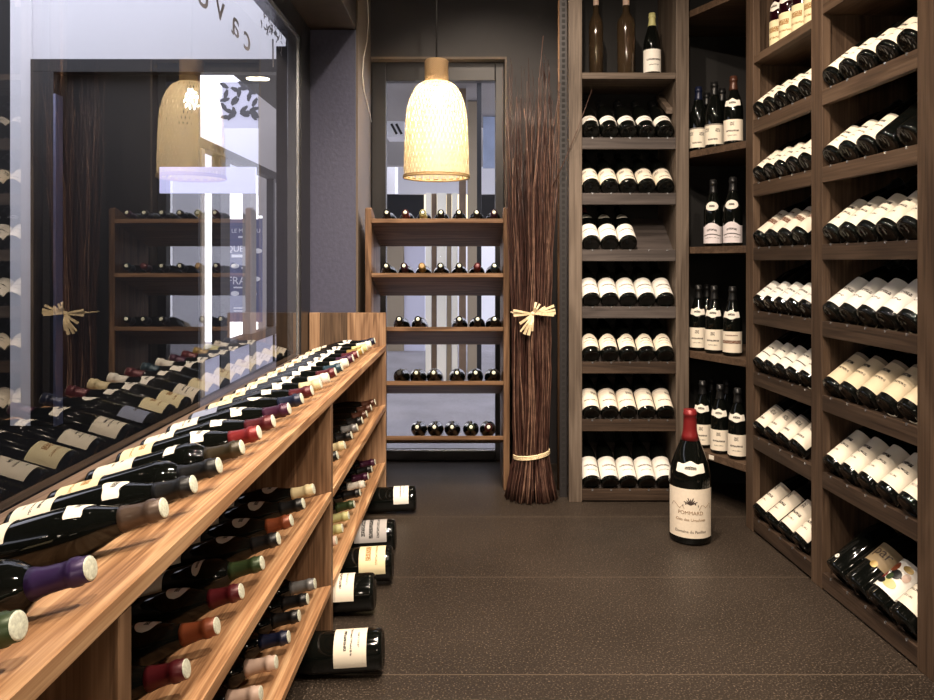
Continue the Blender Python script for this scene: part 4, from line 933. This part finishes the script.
# ------------------------------------------------------------------ lights
wd = bpy.data.worlds.new('sky'); scene.world = wd; wd.use_nodes = True
wd.node_tree.nodes['Background'].inputs['Color'].default_value = (.88, .885, 1.0, 1)
wd.node_tree.nodes['Background'].inputs['Strength'].default_value = 2.9
def spot(x, y, e, aim, size=R(95), col=(1.0, .83, .66), rad=.022):
    t = thing('ceiling_spotlight', 'small black ceiling spotlight %s' % aim[3], 'spotlight', (x, y, 2.749), 0, 'ceiling spotlights')
    obj('base_plate', lathe_bm([(0, 0), (.045, 0), (.045, -.012), (.012, -.016), (.012, -.04), (0, -.04)], 20), M['metal_dark'], t, True)
    d = (Vector(aim[:3]) - Vector((x, y, 2.68))).normalized(); q = d.to_track_quat('-Z', 'Y').to_matrix().to_4x4()
    h = obj('lamp_head', lathe_bm([(0, .06), (.028, .058), (.032, .05), (.032, -.03), (.028, -.03), (.026, .0), (0, .0)], 20), M['metal_dark'], t, True)
    h.matrix_local = Matrix.Translation((0, 0, -.07)) @ q
    L = bpy.data.lights.new('spot', 'SPOT'); L.energy = e; L.color = col; L.spot_size = size; L.spot_blend = .6; L.shadow_soft_size = rad
    o = bpy.data.objects.new('spot_beam', L); C.objects.link(o); o.matrix_world = Matrix.Translation(Vector((x, y, 2.68)) + d * .04) @ q
SP = 1.0
spot(.10, .55, 95 * SP, (.9, 2.6, .7, 'above the aisle, first in line'))
spot(.30, 1.30, 95 * SP, (1.2, 2.2, .8, 'above the aisle, second in line'))
spot(.25, 2.05, 85 * SP, (.75, 3.35, .8, 'above the aisle, third in line'))
spot(-.15, .30, 120 * SP, (-.50, 1.5, .6, 'near the window beam, first in line'))
spot(-.20, 1.45, 95 * SP, (-.58, 2.2, .6, 'near the window beam, second in line'))
spot(-.20, 2.60, 45 * SP, (-.5, 3.3, .7, 'near the window beam, third in line'))
spot(.75, .10, 90 * SP, (1.25, 1.9, .5, 'above the long rack'))
spot(.62, 1.05, 190 * SP, (-.40, 1.5, .45, 'above the aisle, turned to the low display'))
spot(.48, 2.35, 130 * SP, (-.40, 2.75, .45, 'above the aisle, turned to the far end of the display'))
spot(.05, 2.95, 35 * SP, (.15, 3.9, 1.2, 'in front of the window shelf'))
# two made-up globes behind the camera, added as fill light
def fill_globe(x, y, z, r, e, col, label):
    t = thing('fill_lamp', label, 'lamp', (x, y, 0), 0)
    obj('base', lathe_bm([(0, .001), (.11, .001), (.11, .015), (.02, .024), (0, .024)], 32), M['metal_dark'], t, True)
    obj('pole', tube_bm([(0, 0, .02), (0, 0, z * .5), (0, 0, z - r - .012)], .008, 10), M['metal_dark'], t, True)
    obj('socket', lathe_bm([(0, z - r - .03), (.020, z - r - .03), (.024, z - r + .002), (0, z - r + .002)], 20), M['metal_dark'], t, True)
    obj('globe', lathe_bm([(r * math.sin(PI * k / 16) if 0 < k < 16 else 0, z - r * math.cos(PI * k / 16)) for k in range(17)], 28), emit('fill_glow', col, e), t, True)
fill_globe(-.30, -.80, 1.12, .05, 175, (1, .86, .68), 'low added fill globe behind the camera near the display')
fill_globe(.55, -1.0, 1.45, .06, 145, (1, .84, .66), 'tall added fill globe behind the camera on the rack side')
# ------------------------------------------------------------------ camera
cam = bpy.data.cameras.new('camera'); co = bpy.data.objects.new('camera', cam); C.objects.link(co)
co.location = (0, 0, CH); co.rotation_euler = (PI / 2, 0, 0)
cam.sensor_width = 36; cam.lens = 36 * F / 934; cam.shift_y = -(350 - HY) / 934; cam.clip_start = .02
scene.camera = co
vs = scene.view_settings
scene.display_settings.display_device = 'sRGB'
vs.view_transform = 'Standard'; vs.look = 'None'; vs.gamma = 1; vs.use_curve_mapping = False
vs.exposure = 0.0
scene.cycles.use_denoising = True
scene.cycles.max_bounces = 10; scene.cycles.transparent_max_bounces = 16
scene.cycles.sample_clamp_indirect = 8
